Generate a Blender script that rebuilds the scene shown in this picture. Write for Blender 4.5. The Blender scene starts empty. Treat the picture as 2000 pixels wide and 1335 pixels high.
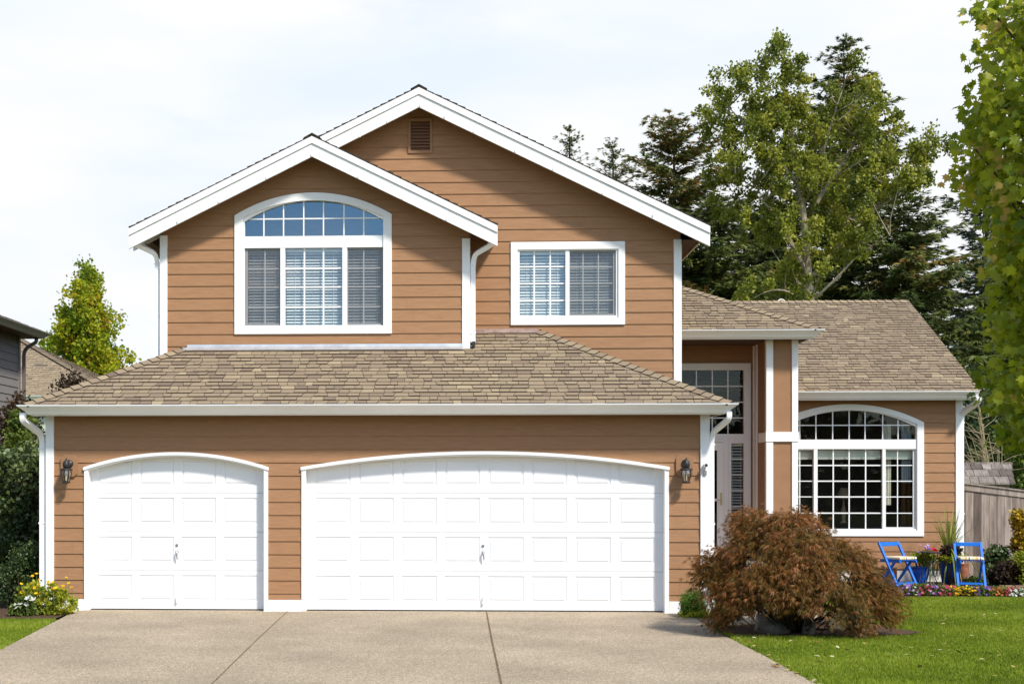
import bpy, math, random
import numpy as np
C = bpy.context.scene.collection
R = math.radians
# ------------------------------------------------------------------ camera
SC = bpy.context.scene
TH = R(2.85); FPX = 2890.0; CAMY = -20.14; CAMZ = 1.77
cd = bpy.data.cameras.new('camera'); cam = bpy.data.objects.new('camera', cd); C.objects.link(cam)
cam.location = (0, CAMY, CAMZ); cam.rotation_euler = (R(90), 0, TH)
cd.sensor_width = 36; cd.lens = FPX / 2000 * 36; cd.shift_x = 0.117; cd.shift_y = 0.13625
cd.clip_start = 0.1; cd.clip_end = 2000
SC.camera = cam
SC.view_settings.view_transform = 'Standard'; SC.view_settings.look = 'None'
SC.view_settings.exposure = 0.50; SC.view_settings.gamma = 1.0
SC.cycles.max_bounces = 8; SC.cycles.transparent_max_bounces = 16
# ------------------------------------------------------------------ sun and sky
SUNV = np.array([0.76, -1.0, 1.30]); SUNV /= np.linalg.norm(SUNV)      # towards the sun
EL = math.asin(SUNV[2]); ROT = math.atan2(SUNV[0], SUNV[1])
sl = bpy.data.lights.new('sun', 'SUN'); sl.energy = 3.5; sl.angle = R(6.0); sl.color = (1.0, 0.955, 0.88)
so = bpy.data.objects.new('sun', sl); C.objects.link(so); so.location = (20, -30, 40)
so.rotation_euler = (math.pi / 2 - EL, 0, math.atan2(SUNV[1], SUNV[0]) + math.pi / 2)
W = bpy.data.worlds.new('World'); SC.world = W; W.use_nodes = True
nt = W.node_tree; nt.nodes.clear()
def nn(t, **k):
    n = nt.nodes.new(t)
    for a, b in k.items(): setattr(n, a, b)
    return n
def lk(a, b): nt.links.new(a, b)
out = nn('ShaderNodeOutputWorld'); bg = nn('ShaderNodeBackground'); bg.inputs[1].default_value = 0.15
sky = nn('ShaderNodeTexSky', sky_type='NISHITA'); sky.sun_disc = False
sky.sun_elevation = EL; sky.sun_rotation = ROT; sky.air_density = 1.0; sky.dust_density = 0.6; sky.ozone_density = 1.5
tc = nn('ShaderNodeTexCoord'); mp = nn('ShaderNodeMapping'); mp.inputs['Scale'].default_value = (1.6, 1.6, 5.5)
mp.inputs['Rotation'].default_value = (0.12, 0.1, 0.3)
nz = nn('ShaderNodeTexNoise'); nz.inputs['Scale'].default_value = 2.2; nz.inputs['Detail'].default_value = 7; nz.inputs['Roughness'].default_value = 0.55
sx = nn('ShaderNodeSeparateXYZ')
lk(tc.outputs['Generated'], mp.inputs[0]); lk(mp.outputs[0], nz.inputs[0]); lk(tc.outputs['Generated'], sx.inputs[0])
# cloud cover: thick veil to the north, open blue sky to the south
cov = nn('ShaderNodeMapRange'); cov.inputs['From Min'].default_value = -0.25; cov.inputs['From Max'].default_value = 0.75
cov.inputs['To Min'].default_value = -0.30; cov.inputs['To Max'].default_value = 0.52
zm = nn('ShaderNodeMath', operation='MULTIPLY_ADD'); zm.inputs[1].default_value = -0.35; lk(sx.outputs[2], zm.inputs[0]); lk(sx.outputs[1], zm.inputs[2])
lk(zm.outputs[0], cov.inputs[0])
ad = nn('ShaderNodeMath', operation='ADD'); lk(nz.outputs[0], ad.inputs[0]); lk(cov.outputs[0], ad.inputs[1])
rp = nn('ShaderNodeValToRGB'); rp.color_ramp.elements[0].position = 0.42; rp.color_ramp.elements[1].position = 0.92
lk(ad.outputs[0], rp.inputs[0])
mx = nn('ShaderNodeMix', data_type='RGBA'); lk(rp.outputs[0], mx.inputs[0]); lk(sky.outputs[0], mx.inputs[6])
n2 = nn('ShaderNodeTexNoise'); n2.inputs['Scale'].default_value = 1.3; n2.inputs['Detail'].default_value = 5; lk(mp.outputs[0], n2.inputs[0])
r2 = nn('ShaderNodeValToRGB'); r2.color_ramp.elements[0].position = 0.36; r2.color_ramp.elements[0].color = (3.92, 4.35, 4.83, 1)
r2.color_ramp.elements[1].position = 0.52; r2.color_ramp.elements[1].color = (4.72, 4.76, 4.84, 1)
lk(n2.outputs[0], r2.inputs[0]); lk(r2.outputs[0], mx.inputs[7])
lk(mx.outputs[2], bg.inputs[0]); lk(bg.outputs[0], out.inputs[0])

# ------------------------------------------------------------------ helpers
def at(px, py, Y):
    """photo point -> (x, y, z) on the upright plane y = Y"""
    a = (px - 766.0) / FPX; b = (940.0 - py) / FPX
    t = (Y - CAMY) / (math.cos(TH) + a * math.sin(TH))
    return (t * (-math.sin(TH) + a * math.cos(TH)), Y, CAMZ + t * b)
ORG = {}
def empty(name, label, cat, loc=(0, 0, 0), group=None):
    o = bpy.data.objects.new(name, None); C.objects.link(o); o.location = loc; o.empty_display_size = 0.2
    o['label'] = label; o['category'] = cat
    if group: o['group'] = group
    ORG[o.name] = tuple(loc)
    return o
def tag(o, label, cat, group=None, kind=None):
    o['label'] = label; o['category'] = cat
    if group: o['group'] = group
    if kind: o['kind'] = kind
    return o
def link(name, me, mat, parent=None, smooth=False, lab=None):
    me.materials.append(mat)
    if smooth: me.polygons.foreach_set('use_smooth', [True] * len(me.polygons))
    o = bpy.data.objects.new(name, me); C.objects.link(o)
    if parent is not None:
        o.parent = parent; ORG[o.name] = ORG[parent.name]
    else: ORG[o.name] = (0, 0, 0)
    if lab: o['label'] = lab
    return o
class MB:
    def __init__(s): s.v = []; s.f = []; s.t = []
    def add(s, vs, fs, tone=0.5):
        b = len(s.v); s.v += [tuple(p) for p in vs]
        for f in fs: s.f.append([b + i for i in f]); s.t.append(tone)
    def quad(s, a, b, c, d, tone=0.5): s.add([a, b, c, d], [[0, 1, 2, 3]], tone)
    def box(s, x0, x1, y0, y1, z0, z1, tone=0.5):
        s.add([(x0,y0,z0),(x1,y0,z0),(x1,y1,z0),(x0,y1,z0),(x0,y0,z1),(x1,y0,z1),(x1,y1,z1),(x0,y1,z1)],
              [[3,2,1,0],[4,5,6,7],[0,1,5,4],[1,2,6,5],[2,3,7,6],[3,0,4,7]], tone)
    def prism_y(s, poly, y0, y1, tone=0.5):           # polygon in xz, extruded along y
        n = len(poly); vs = [(x, y0, z) for x, z in poly] + [(x, y1, z) for x, z in poly]
        fs = [list(range(n)), list(range(2*n-1, n-1, -1))] + [[i, i+n, (i+1) % n + n, (i+1) % n] for i in range(n)]
        s.add(vs, fs, tone)
    def prism_z(s, poly, z0, z1, tone=0.5):
        n = len(poly); vs = [(x, y, z0) for x, y in poly] + [(x, y, z1) for x, y in poly]
        fs = [list(range(n-1, -1, -1)), list(range(n, 2*n))] + [[i, (i+1) % n, (i+1) % n + n, i+n] for i in range(n)]
        s.add(vs, fs, tone)
    def ring(s, outer, inner, y0, y1, closed=True, tone=0.5):
        n = len(outer)
        vs = [(x,y0,z) for x,z in outer] + [(x,y0,z) for x,z in inner] + [(x,y1,z) for x,z in outer] + [(x,y1,z) for x,z in inner]
        fs = []
        for i in range(n if closed else n-1):
            j = (i+1) % n
            fs += [[i, j, n+j, n+i], [2*n+i, 3*n+i, 3*n+j, 2*n+j], [i, 2*n+i, 2*n+j, j], [n+i, n+j, 3*n+j, 3*n+i]]
        if not closed:
            for i in (0, n-1): fs.append([i, n+i, 3*n+i, 2*n+i])
        s.add(vs, fs, tone)
    def tube(s, pts, rad, n=6, sect=None, up=(0,0,1), tone=0.5, caps=True):
        """sweep a circle (or 2d section) along pts; rad a number or list"""
        P = [np.array(p, float) for p in pts]; m = len(P)
        rad = [rad]*m if not hasattr(rad, '__len__') else rad
        sec = sect or [(math.cos(2*math.pi*k/n), math.sin(2*math.pi*k/n)) for k in range(n)]
        n = len(sec); vs = []; prev = None
        for i in range(m):
            d = P[min(i+1, m-1)] - P[max(i-1, 0)]; d = d/(np.linalg.norm(d)+1e-9)
            u = np.array(up, float) if prev is None else prev
            b = np.cross(d, u)
            if np.linalg.norm(b) < 1e-3: b = np.cross(d, np.array([1.0, 0.1, 0]))
            b /= np.linalg.norm(b); u = np.cross(b, d); prev = u
            vs += [tuple(P[i] + rad[i]*(b*x + u*y)) for x, y in sec]
        fs = [[i*n+k, i*n+(k+1) % n, (i+1)*n+(k+1) % n, (i+1)*n+k] for i in range(m-1) for k in range(n)]
        if caps: fs += [list(range(n-1, -1, -1)), list(range((m-1)*n, m*n))]
        s.add(vs, fs, tone)
    def lathe(s, prof, cx=0, cy=0, cz=0, n=20, tone=0.5):
        m = len(prof)
        vs = [(cx+r*math.cos(2*math.pi*k/n), cy+r*math.sin(2*math.pi*k/n), cz+z) for r, z in prof for k in range(n)]
        fs = [[i*n+k, i*n+(k+1) % n, (i+1)*n+(k+1) % n, (i+1)*n+k] for i in range(m-1) for k in range(n)]
        fs += [list(range(n-1, -1, -1)), list(range((m-1)*n, m*n))]
        s.add(vs, fs, tone)
    def build(s, name, mat, parent=None, smooth=False, lab=None, bevel=0, local=False):
        o = (0, 0, 0) if local or parent is None else ORG[parent.name]
        me = bpy.data.meshes.new(name)
        me.from_pydata([(p[0]-o[0], p[1]-o[1], p[2]-o[2]) for p in s.v], [], s.f)
        a = me.attributes.new('tone', 'FLOAT', 'FACE'); a.data.foreach_set('value', s.t)
        ob = link(name, me, mat, parent, smooth, lab)
        if bevel:
            b = ob.modifiers.new('bevel', 'BEVEL'); b.width = bevel; b.segments = 2; b.limit_method = 'ANGLE'
        return ob
def np_mesh(name, V, k, tone, mat, parent, lab=None):
    """V (N*k,3) world vertices, every k of them one face"""
    N = len(V)//k; o = np.array(ORG[parent.name]) if parent is not None else np.zeros(3)
    me = bpy.data.meshes.new(name)
    me.vertices.add(N*k); me.vertices.foreach_set('co', (V-o).astype(np.float32).ravel())
    me.loops.add(N*k); me.loops.foreach_set('vertex_index', np.arange(N*k, dtype=np.int32))
    me.polygons.add(N); me.polygons.foreach_set('loop_start', np.arange(0, N*k, k, dtype=np.int32))
    me.polygons.foreach_set('loop_total', np.full(N, k, dtype=np.int32))
    a = me.attributes.new('tone', 'FLOAT', 'FACE'); a.data.foreach_set('value', np.clip(tone, 0, 1).astype(np.float32))
    me.update(calc_edges=True); me.validate()
    return link(name, me, mat, parent, False, lab)
def unit(a): return a/(np.linalg.norm(a, axis=-1, keepdims=True)+1e-9)
def leaf_verts(P, D, Nr, S, T):
    D = unit(D); B = unit(np.cross(D, Nr)); N2 = np.cross(B, D); T = np.asarray(T, float); S = np.asarray(S)[:, None, None]
    v = P[:, None, :] + S*(T[None, :, 0:1]*B[:, None] + T[None, :, 1:2]*D[:, None] + T[None, :, 2:3]*N2[:, None])
    return v.reshape(-1, 3)
def leaves(name, P, D, Nr, S, T, tone, mat, parent, lab=None):
    return np_mesh(name, leaf_verts(P, D, Nr, S, T), len(T), tone, mat, parent, lab)
LEAF = [(0,0,0),(.28,.3,.05),(.30,.55,.03),(0,1,-.05),(-.30,.55,.03),(-.28,.3,.05)]
OVAL4 = [(0,0,0),(.38,.5,.06),(0,1,-.04),(-.38,.5,.06)]
MAPLE = [(0,0,0),(.08,.12,.02),(.36,.06,.0),(.33,.24,.02),(.58,.42,-.06),(.36,.50,.02),(.40,.72,-.03),(.19,.66,.03),(0,1.05,-.10),
         (-.19,.66,.03),(-.40,.72,-.03),(-.36,.50,.02),(-.58,.42,-.06),(-.33,.24,.02),(-.36,.06,.0),(-.08,.12,.02)]
BLADE = [(-.5,0,0),(.5,0,0),(.1,1,.25)]
def copy_tree(o, parent=None):
    c = o.copy(); C.objects.link(c); c.parent = parent
    for ch in list(o.children): copy_tree(ch, c)
    return c

# ------------------------------------------------------------------ materials
def pm(name, col, rough=0.6, spec=0.3, var=0.0, vscale=5.0, bump=0.0, bscale=40.0, stretch=(1,1,1), metal=0.0, col2=None, detail=5, tone=None, coat=0):
    m = bpy.data.materials.new(name); m.use_nodes = True; t = m.node_tree; b = t.nodes['Principled BSDF']
    b.inputs['Roughness'].default_value = rough; b.inputs['Specular IOR Level'].default_value = spec; b.inputs['Metallic'].default_value = metal
    b.inputs['Coat Weight'].default_value = coat
    c = t.nodes.new('ShaderNodeTexCoord'); mpn = t.nodes.new('ShaderNodeMapping'); mpn.inputs['Scale'].default_value = stretch
    t.links.new(c.outputs['Object'], mpn.inputs[0])
    src = None
    if tone:
        a = t.nodes.new('ShaderNodeAttribute'); a.attribute_name = 'tone'
        r = t.nodes.new('ShaderNodeValToRGB'); el = r.color_ramp.elements
        while len(el) < len(tone): el.new(0.5)
        for e, (p, cc) in zip(el, tone): e.position = p; e.color = (*cc, 1)
        t.links.new(a.outputs['Fac'], r.inputs[0]); src = r.outputs[0]
    if var:
        n = t.nodes.new('ShaderNodeTexNoise'); n.inputs['Scale'].default_value = vscale; n.inputs['Detail'].default_value = detail
        t.links.new(mpn.outputs[0], n.inputs[0])
        mr = t.nodes.new('ShaderNodeMapRange'); mr.inputs['From Min'].default_value = 0.3; mr.inputs['From Max'].default_value = 0.7
        mr.inputs['To Min'].default_value = 1-var; mr.inputs['To Max'].default_value = 1+var
        t.links.new(n.outputs[0], mr.inputs[0])
        if col2:
            mxx = t.nodes.new('ShaderNodeMix'); mxx.data_type = 'RGBA'; t.links.new(n.outputs[0], mxx.inputs[0])
            mxx.inputs[6].default_value = (*col, 1); mxx.inputs[7].default_value = (*col2, 1); s0 = mxx.outputs[2]
        else: s0 = src
        hv = t.nodes.new('ShaderNodeMix'); hv.data_type = 'RGBA'; hv.blend_type = 'MULTIPLY'; hv.inputs[0].default_value = 1
        if s0 is not None: t.links.new(s0, hv.inputs[6])
        else: hv.inputs[6].default_value = (*col, 1)
        t.links.new(mr.outputs[0], hv.inputs[7]); src = hv.outputs[2]
    if src is not None: t.links.new(src, b.inputs['Base Color'])
    else: b.inputs['Base Color'].default_value = (*col, 1)
    if bump:
        n2 = t.nodes.new('ShaderNodeTexNoise'); n2.inputs['Scale'].default_value = bscale; n2.inputs['Detail'].default_value = 4
        t.links.new(mpn.outputs[0], n2.inputs[0])
        bp = t.nodes.new('ShaderNodeBump'); bp.inputs['Strength'].default_value = bump; bp.inputs['Distance'].default_value = 0.01
        t.links.new(n2.outputs[0], bp.inputs['Height']); t.links.new(bp.outputs[0], b.inputs['Normal'])
    return m
def leafmat(name, ramp, trans=0.35, rough=0.5, spec=0.25):
    m = pm(name, (0,0,0), rough, spec, tone=ramp); t = m.node_tree; b = t.nodes['Principled BSDF']
    o = t.nodes['Material Output']; tr = t.nodes.new('ShaderNodeBsdfTranslucent'); ms = t.nodes.new('ShaderNodeMixShader')
    ms.inputs[0].default_value = trans
    t.links.new(b.inputs['Base Color'].links[0].from_socket, tr.inputs[0])
    t.links.new(b.outputs[0], ms.inputs[1]); t.links.new(tr.outputs[0], ms.inputs[2]); t.links.new(ms.outputs[0], o.inputs[0])
    return m
def glassmat(name, refl=0.2, tint=(0.75,0.88,1.0), trans=(0.85,0.9,0.88), rough=0.0):
    m = bpy.data.materials.new(name); m.use_nodes = True; t = m.node_tree; t.nodes.clear()
    o = t.nodes.new('ShaderNodeOutputMaterial'); g = t.nodes.new('ShaderNodeBsdfGlossy'); g.inputs['Roughness'].default_value = rough
    g.inputs[0].default_value = (*tint, 1); tr = t.nodes.new('ShaderNodeBsdfTransparent'); tr.inputs[0].default_value = (*trans, 1)
    ms = t.nodes.new('ShaderNodeMixShader'); lw = t.nodes.new('ShaderNodeLayerWeight'); pw = t.nodes.new('ShaderNodeMath'); pw.operation = 'POWER'; pw.inputs[1].default_value = 5.0; lw.inputs[0].default_value = 0.5; t.links.new(lw.outputs['Facing'], pw.inputs[0])
    mr = t.nodes.new('ShaderNodeMapRange'); mr.inputs['To Min'].default_value = refl; mr.inputs['To Max'].default_value = 1.0
    t.links.new(pw.outputs[0], mr.inputs[0])
    # slight waviness of the panes
    c = t.nodes.new('ShaderNodeTexCoord'); n = t.nodes.new('ShaderNodeTexNoise'); n.inputs['Scale'].default_value = 2.5; n.inputs['Detail'].default_value = 1
    bp = t.nodes.new('ShaderNodeBump'); bp.inputs['Strength'].default_value = 0.05; bp.inputs['Distance'].default_value = 0.02
    t.links.new(c.outputs['Object'], n.inputs[0]); t.links.new(n.outputs[0], bp.inputs['Height']); t.links.new(bp.outputs[0], g.inputs['Normal'])
    t.links.new(mr.outputs[0], ms.inputs[0]); t.links.new(tr.outputs[0], ms.inputs[1]); t.links.new(g.outputs[0], ms.inputs[2]); t.links.new(ms.outputs[0], o.inputs[0])
    return m
def screenmat(name, dens=0.45):
    m = bpy.data.materials.new(name); m.use_nodes = True; t = m.node_tree; t.nodes.clear()
    o = t.nodes.new('ShaderNodeOutputMaterial'); d = t.nodes.new('ShaderNodeBsdfDiffuse'); d.inputs[0].default_value = (0.10,0.10,0.11,1)
    tr = t.nodes.new('ShaderNodeBsdfTransparent'); ms = t.nodes.new('ShaderNodeMixShader'); ms.inputs[0].default_value = dens
    t.links.new(tr.outputs[0], ms.inputs[1]); t.links.new(d.outputs[0], ms.inputs[2]); t.links.new(ms.outputs[0], o.inputs[0])
    return m
M_SIDE = pm('painted_siding', (0.325,0.172,0.084), 0.62, 0.25, var=0.09, vscale=1.6, bump=0.30, bscale=9.0, stretch=(3,3,26))
M_SMOOTH = pm('painted_panel', (0.305,0.163,0.084), 0.65, 0.25, var=0.06, vscale=5.0, bump=0.22, bscale=120.0)
M_WHITE = pm('white_trim_paint', (0.80,0.79,0.77), 0.5, 0.3, var=0.03, vscale=2.5, bump=0.05, bscale=30)
M_RAKE = pm('white_rake_paint', (0.78,0.77,0.75), 0.5, 0.3, var=0.05, vscale=1.5, bump=0.12, bscale=8, stretch=(2,2,14))
M_VINYL = pm('white_vinyl', (0.80,0.80,0.79), 0.35, 0.4)
M_SASH = pm('grey_sash', (0.60,0.59,0.57), 0.4, 0.4)
M_DOOR = pm('garage_door_paint', (0.80,0.80,0.80), 0.45, 0.35, var=0.02, vscale=1.5, bump=0.04, bscale=60, stretch=(1,1,6))
M_GUT = pm('white_gutter', (0.88,0.87,0.86), 0.4, 0.35, var=0.04, vscale=2.0)
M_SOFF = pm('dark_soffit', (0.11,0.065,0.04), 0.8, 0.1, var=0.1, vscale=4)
SH_TONE = [(0.0,(0.025,0.021,0.018)),(0.12,(0.08,0.062,0.048)),(0.3,(0.215,0.158,0.109)),(0.5,(0.280,0.213,0.138)),(0.8,(0.355,0.277,0.172)),(1.0,(0.41,0.325,0.20))]
M_SHIN = pm('asphalt_shingle', (0,0,0), 0.9, 0.12, tone=SH_TONE, var=0.16, vscale=70, bump=0.5, bscale=180, detail=3)
M_FLASH = pm('metal_flashing', (0.62,0.63,0.64), 0.35, 0.5, metal=0.6, var=0.15, vscale=6)
M_BLACK = pm('black_iron', (0.018,0.017,0.016), 0.45, 0.5, var=0.2, vscale=30, bump=0.15, bscale=60)
M_BRASS = pm('brass', (0.55,0.36,0.12), 0.3, 0.5, metal=0.9)
M_STEEL = pm('brushed_steel', (0.42,0.42,0.43), 0.35, 0.5, metal=0.9)
M_GLASSUP = glassmat('window_glass', 0.20, (0.42,0.74,1.0), (0.82,0.88,0.88))
M_GLASSLO = glassmat('window_glass_low', 0.025, (0.85,0.93,1.0), (0.86,0.89,0.87))
M_GLASSMD = glassmat('window_glass_mid', 0.12, (0.55,0.78,1.0), (0.84,0.88,0.88))
M_LGLASS = glassmat('lantern_glass', 0.15, (1,1,1), (0.8,0.78,0.7))
M_SCREEN = screenmat('insect_screen', 0.42)
M_BLIND = pm('blind_slat', (0.78,0.77,0.73), 0.5, 0.3)
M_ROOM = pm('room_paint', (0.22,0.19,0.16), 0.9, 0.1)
M_CURT = pm('curtain', (0.80,0.76,0.66), 0.9, 0.1, var=0.1, vscale=30, stretch=(1,1,0.1))
M_CURTB = pm('grey_curtain', (0.50,0.53,0.56), 0.9, 0.1)
M_CURTD = pm('brown_curtain', (0.12,0.06,0.025), 0.9, 0.1)

def drive_mat():
    m = bpy.data.materials.new('exposed_aggregate'); m.use_nodes = True; t = m.node_tree; b = t.nodes['Principled BSDF']
    b.inputs['Roughness'].default_value = 0.85; b.inputs['Specular IOR Level'].default_value = 0.2
    c = t.nodes.new('ShaderNodeTexCoord')
    v = t.nodes.new('ShaderNodeTexVoronoi'); v.inputs['Scale'].default_value = 95; t.links.new(c.outputs['Object'], v.inputs[0])
    r = t.nodes.new('ShaderNodeValToRGB'); e = r.color_ramp.elements
    e[0].position = 0; e[0].color = (0.19,0.135,0.08,1); e[1].position = 1; e[1].color = (0.58,0.48,0.34,1)
    x = e.new(0.45); x.color = (0.375,0.300,0.208,1); x = e.new(0.75); x.color = (0.425,0.345,0.242,1)
    s = t.nodes.new('ShaderNodeSeparateColor'); t.links.new(v.outputs['Color'], s.inputs[0]); t.links.new(s.outputs[0], r.inputs[0])
    n = t.nodes.new('ShaderNodeTexNoise'); n.inputs['Scale'].default_value = 0.8; n.inputs['Detail'].default_value = 6; t.links.new(c.outputs['Object'], n.inputs[0])
    mr = t.nodes.new('ShaderNodeMapRange'); mr.inputs[1].default_value = 0.3; mr.inputs[2].default_value = 0.7; mr.inputs[3].default_value = 0.80; mr.inputs[4].default_value = 1.12
    t.links.new(n.outputs[0], mr.inputs[0])
    mx = t.nodes.new('ShaderNodeMix'); mx.data_type = 'RGBA'; mx.blend_type = 'MULTIPLY'; mx.inputs[0].default_value = 1
    t.links.new(r.outputs[0], mx.inputs[6]); t.links.new(mr.outputs[0], mx.inputs[7]); t.links.new(mx.outputs[2], b.inputs['Base Color'])
    n3 = t.nodes.new('ShaderNodeTexNoise'); n3.inputs['Scale'].default_value = 1.7; n3.inputs['Detail'].default_value = 9; n3.inputs['Roughness'].default_value = 0.7; t.links.new(c.outputs['Object'], n3.inputs[0])
    m3 = t.nodes.new('ShaderNodeMapRange'); m3.inputs[1].default_value = 0.60; m3.inputs[2].default_value = 0.74; m3.inputs[3].default_value = 0.0; m3.inputs[4].default_value = 0.40
    t.links.new(n3.outputs[0], m3.inputs[0]); ms = t.nodes.new('ShaderNodeMix'); ms.data_type = 'RGBA'; t.links.new(m3.outputs[0], ms.inputs[0])
    t.links.new(mx.outputs[2], ms.inputs[6]); ms.inputs[7].default_value = (0.22, 0.155, 0.10, 1); t.links.new(ms.outputs[2], b.inputs['Base Color'])
    bp = t.nodes.new('ShaderNodeBump'); bp.inputs['Strength'].default_value = 0.5; bp.inputs['Distance'].default_value = 0.004
    t.links.new(v.outputs['Distance'], bp.inputs['Height']); t.links.new(bp.outputs[0], b.inputs['Normal'])
    return m
M_DRIVE = drive_mat()
M_JOINT = pm('joint_dirt', (0.17,0.115,0.07), 0.95, 0.1, var=0.4, vscale=8)
M_ASPH = pm('asphalt', (0.055,0.055,0.058), 0.9, 0.2, var=0.15, vscale=20)
M_SOIL = pm('bark_mulch', (0.095,0.058,0.038), 0.95, 0.1, var=0.5, vscale=35, bump=1.0, bscale=60)
M_TURF = pm('turf_soil', (0.10,0.13,0.022), 0.95, 0.1, var=0.35, vscale=6)
M_GRASS = leafmat('grass_blade', [(0,(0.10,0.155,0.009)),(0.4,(0.225,0.295,0.018)),(0.75,(0.33,0.40,0.036)),(1,(0.46,0.43,0.15))], 0.4)
M_BARKL = pm('pale_bark', (0.36,0.30,0.22), 0.9, 0.1, var=0.3, vscale=6, bump=0.4, bscale=20)
M_BARKD = pm('dark_bark', (0.07,0.05,0.035), 0.95, 0.1, var=0.3, vscale=8, bump=0.4, bscale=20)

# ------------------------------------------------------------------ setting
def sheet(name, poly, z, mat, lab=None, thick=None, kind='structure'):
    mb = MB()
    if thick: mb.prism_z(poly, z-thick, z)
    else: mb.add([(x, y, z) for x, y in poly], [list(range(len(poly)))])
    o = mb.build(name, mat)
    o['kind'] = kind
    if lab: o['label'] = lab
    return o
sheet('ground', [(-600,-600),(600,-600),(600,600),(-600,600)], -0.06, M_TURF, 'green ground reaching to the horizon')
sheet('road', [(-120,-31),(120,-31),(120,-19.5),(-120,-19.5)], -0.05, M_ASPH, 'grey asphalt street in front of the house')
drv = [(-5.33,-0.05),(-5.30,-0.6),(-4.90,-4.8),(-4.85,-10),(-5.4,-19.5),(3.6,-19.5),(3.08,-8),(3.04,-5),(2.96,-2.6),(2.99,-1.95),(3.0,-0.05),(3.05,0.5),(-5.4,0.5)]
sheet('driveway', drv, 0.0, M_DRIVE, 'tan exposed aggregate driveway before the garage doors', 0.1)
rng = random.Random(3)
jm = MB()
def joint(pts, w):
    for (x0, y0), (x1, y1) in zip(pts, pts[1:]):
        dx, dy = x1-x0, y1-y0; l = math.hypot(dx, dy); nx, ny = -dy/l*w/2, dx/l*w/2
        jm.quad((x0-nx,y0-ny,.004),(x1-nx,y1-ny,.004),(x1+nx,y1+ny,.004),(x0+nx,y0+ny,.004))
joint([(-2.43,-.06),(-2.34,-3.6),(-2.22,-7.3),(-2.1,-14)], .012)
joint([(.28,-.02),(.29,-3.5),(.31,-7.2),(.33,-14)], .019)
joint([(-4.85,-14),(3.3,-14)], .03)
joint([(2.99,-.06),(2.985,-1.95)], .02)
o = jm.build('driveway_joint', M_JOINT); o['kind'] = 'structure'
sheet('path', [(3.01,-1.75),(3.01,-.75),(3.7,-.35),(3.9,1.6),(3.9,3.0),(4.95,3.0),(4.95,.6),(4.6,-1.1),(4.0,-1.75)], 0.0, M_DRIVE, 'aggregate footpath leading from the driveway to the porch', 0.1)
lawn_r = [(2.99,-2.95),(3.03,-5),(3.07,-8),(3.62,-19),(22,-19),(22,3.0),(5.3,3.0),(5.15,-1.0),(4.65,-1.35),(4.02,-1.8),(3.05,-1.8)]
lawn_l = [(-5.29,-1.25),(-4.885,-4.8),(-4.835,-10),(-5.42,-19),(-24,-19),(-24,-1.1)]
sheet('lawn', [(2.93,-2.95),(2.93,-5),(2.95,-8),(3.5,-19)]+lawn_r[4:-1]+[(2.93,-1.8)], -0.012, M_TURF, 'green lawn right of the driveway')
sheet('lawn', [(-5.2,-1.25),(-4.8,-4.8),(-4.75,-10),(-5.3,-19)]+lawn_l[4:], -0.012, M_TURF, 'green lawn left of the driveway')
def inpoly(P, poly):
    x, y = P[:, 0], P[:, 1]; c = np.zeros(len(P), bool); n = len(poly)
    for i in range(n):
        x0, y0 = poly[i]; x1, y1 = poly[(i+1) % n]
        if y0 == y1: continue
        c ^= ((y0 > y) != (y1 > y)) & (x < (x1-x0)*(y-y0)/(y1-y0)+x0)
    return c
BED = [(3.02,-2.05),(3.0,-2.55),(3.15,-2.93),(3.7,-3.0),(4.5,-2.95),(5.1,-2.75),(5.36,-2.5),(5.2,-2.2),(5.0,-1.2),(4.2,-1.5),(3.5,-1.6)]
sheet('mulch_bed', BED, 0.008, M_SOIL, 'dark bark mulch bed beneath the brown laceleaf maple')
sheet('flower_bed', [(5.3,2.85),(12,2.75),(12,7.4),(8.8,7.4),(8.8,6.6),(5.3,6.6)], -0.004, M_SOIL, 'dark soil bed along the right wing wall')
sheet('flower_bed', [(-5.36,-.25),(-5.32,-1.22),(-9,-1.1),(-9.4,14),(-5.8,14),(-5.8,-.02)], -0.004, M_SOIL, 'dark soil bed between the garage and the grey house')
def grass(name, poly, n, box, seed, lab):
    g = np.random.default_rng(seed)
    P = np.column_stack([g.uniform(box[0], box[1], n), g.uniform(box[2], box[3], n), np.full(n, -.012)])
    P = P[inpoly(P, poly)]; P = P[~inpoly(P, BED)]
    # only the strip the photo can see, with a margin
    d = P[:, 1]-CAMY; u = P[:, 0]/d
    P = P[(u > -0.40) & (u < 0.46)]
    N = len(P)
    patch = 0.5+0.28*np.sin(P[:,0]*2.1+1.3*np.sin(P[:,1]*1.7))+0.25*np.sin(P[:,1]*2.9+2*np.sin(P[:,0]*1.1+.5))
    hs = np.modf(np.abs(np.sin(np.floor((P[:,0]+.03*np.sin(P[:,1]*40))/.10)*127.1+np.floor((P[:,1]+.04*np.sin(P[:,0]*31))/.13)*311.7)*43758.5))[0]
    tone = np.clip(0.10+0.34*patch+.26*hs+g.normal(0,.14,N), 0, 1)
    ang = g.uniform(0, 2*np.pi, N); lean = g.uniform(.1, .75, N)
    D = np.column_stack([np.cos(ang)*lean, np.sin(ang)*lean, np.ones(N)])
    V = leaf_verts(P, D, g.normal(size=(N,3)), np.ones(N), [(0,0,0)]*3)
    D = unit(D); B = unit(np.cross(D, g.normal(size=(N,3)))); h = g.uniform(.020,.042,N)*(0.75+.45*patch); w = g.uniform(.0035,.0065,N)
    A = np.stack([P-B*w[:,None], P+B*w[:,None], P+D*h[:,None]], 1).reshape(-1,3)
    o = np_mesh(name, A, 3, tone, M_GRASS, None, lab); o['kind'] = 'stuff'; o['category'] = 'grass'
    return o
grass('grass', lawn_r, 420000, (3.0, 10.5, -8.6, 3.0), 5, 'short green mown grass on the lawn right of the driveway')
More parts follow.
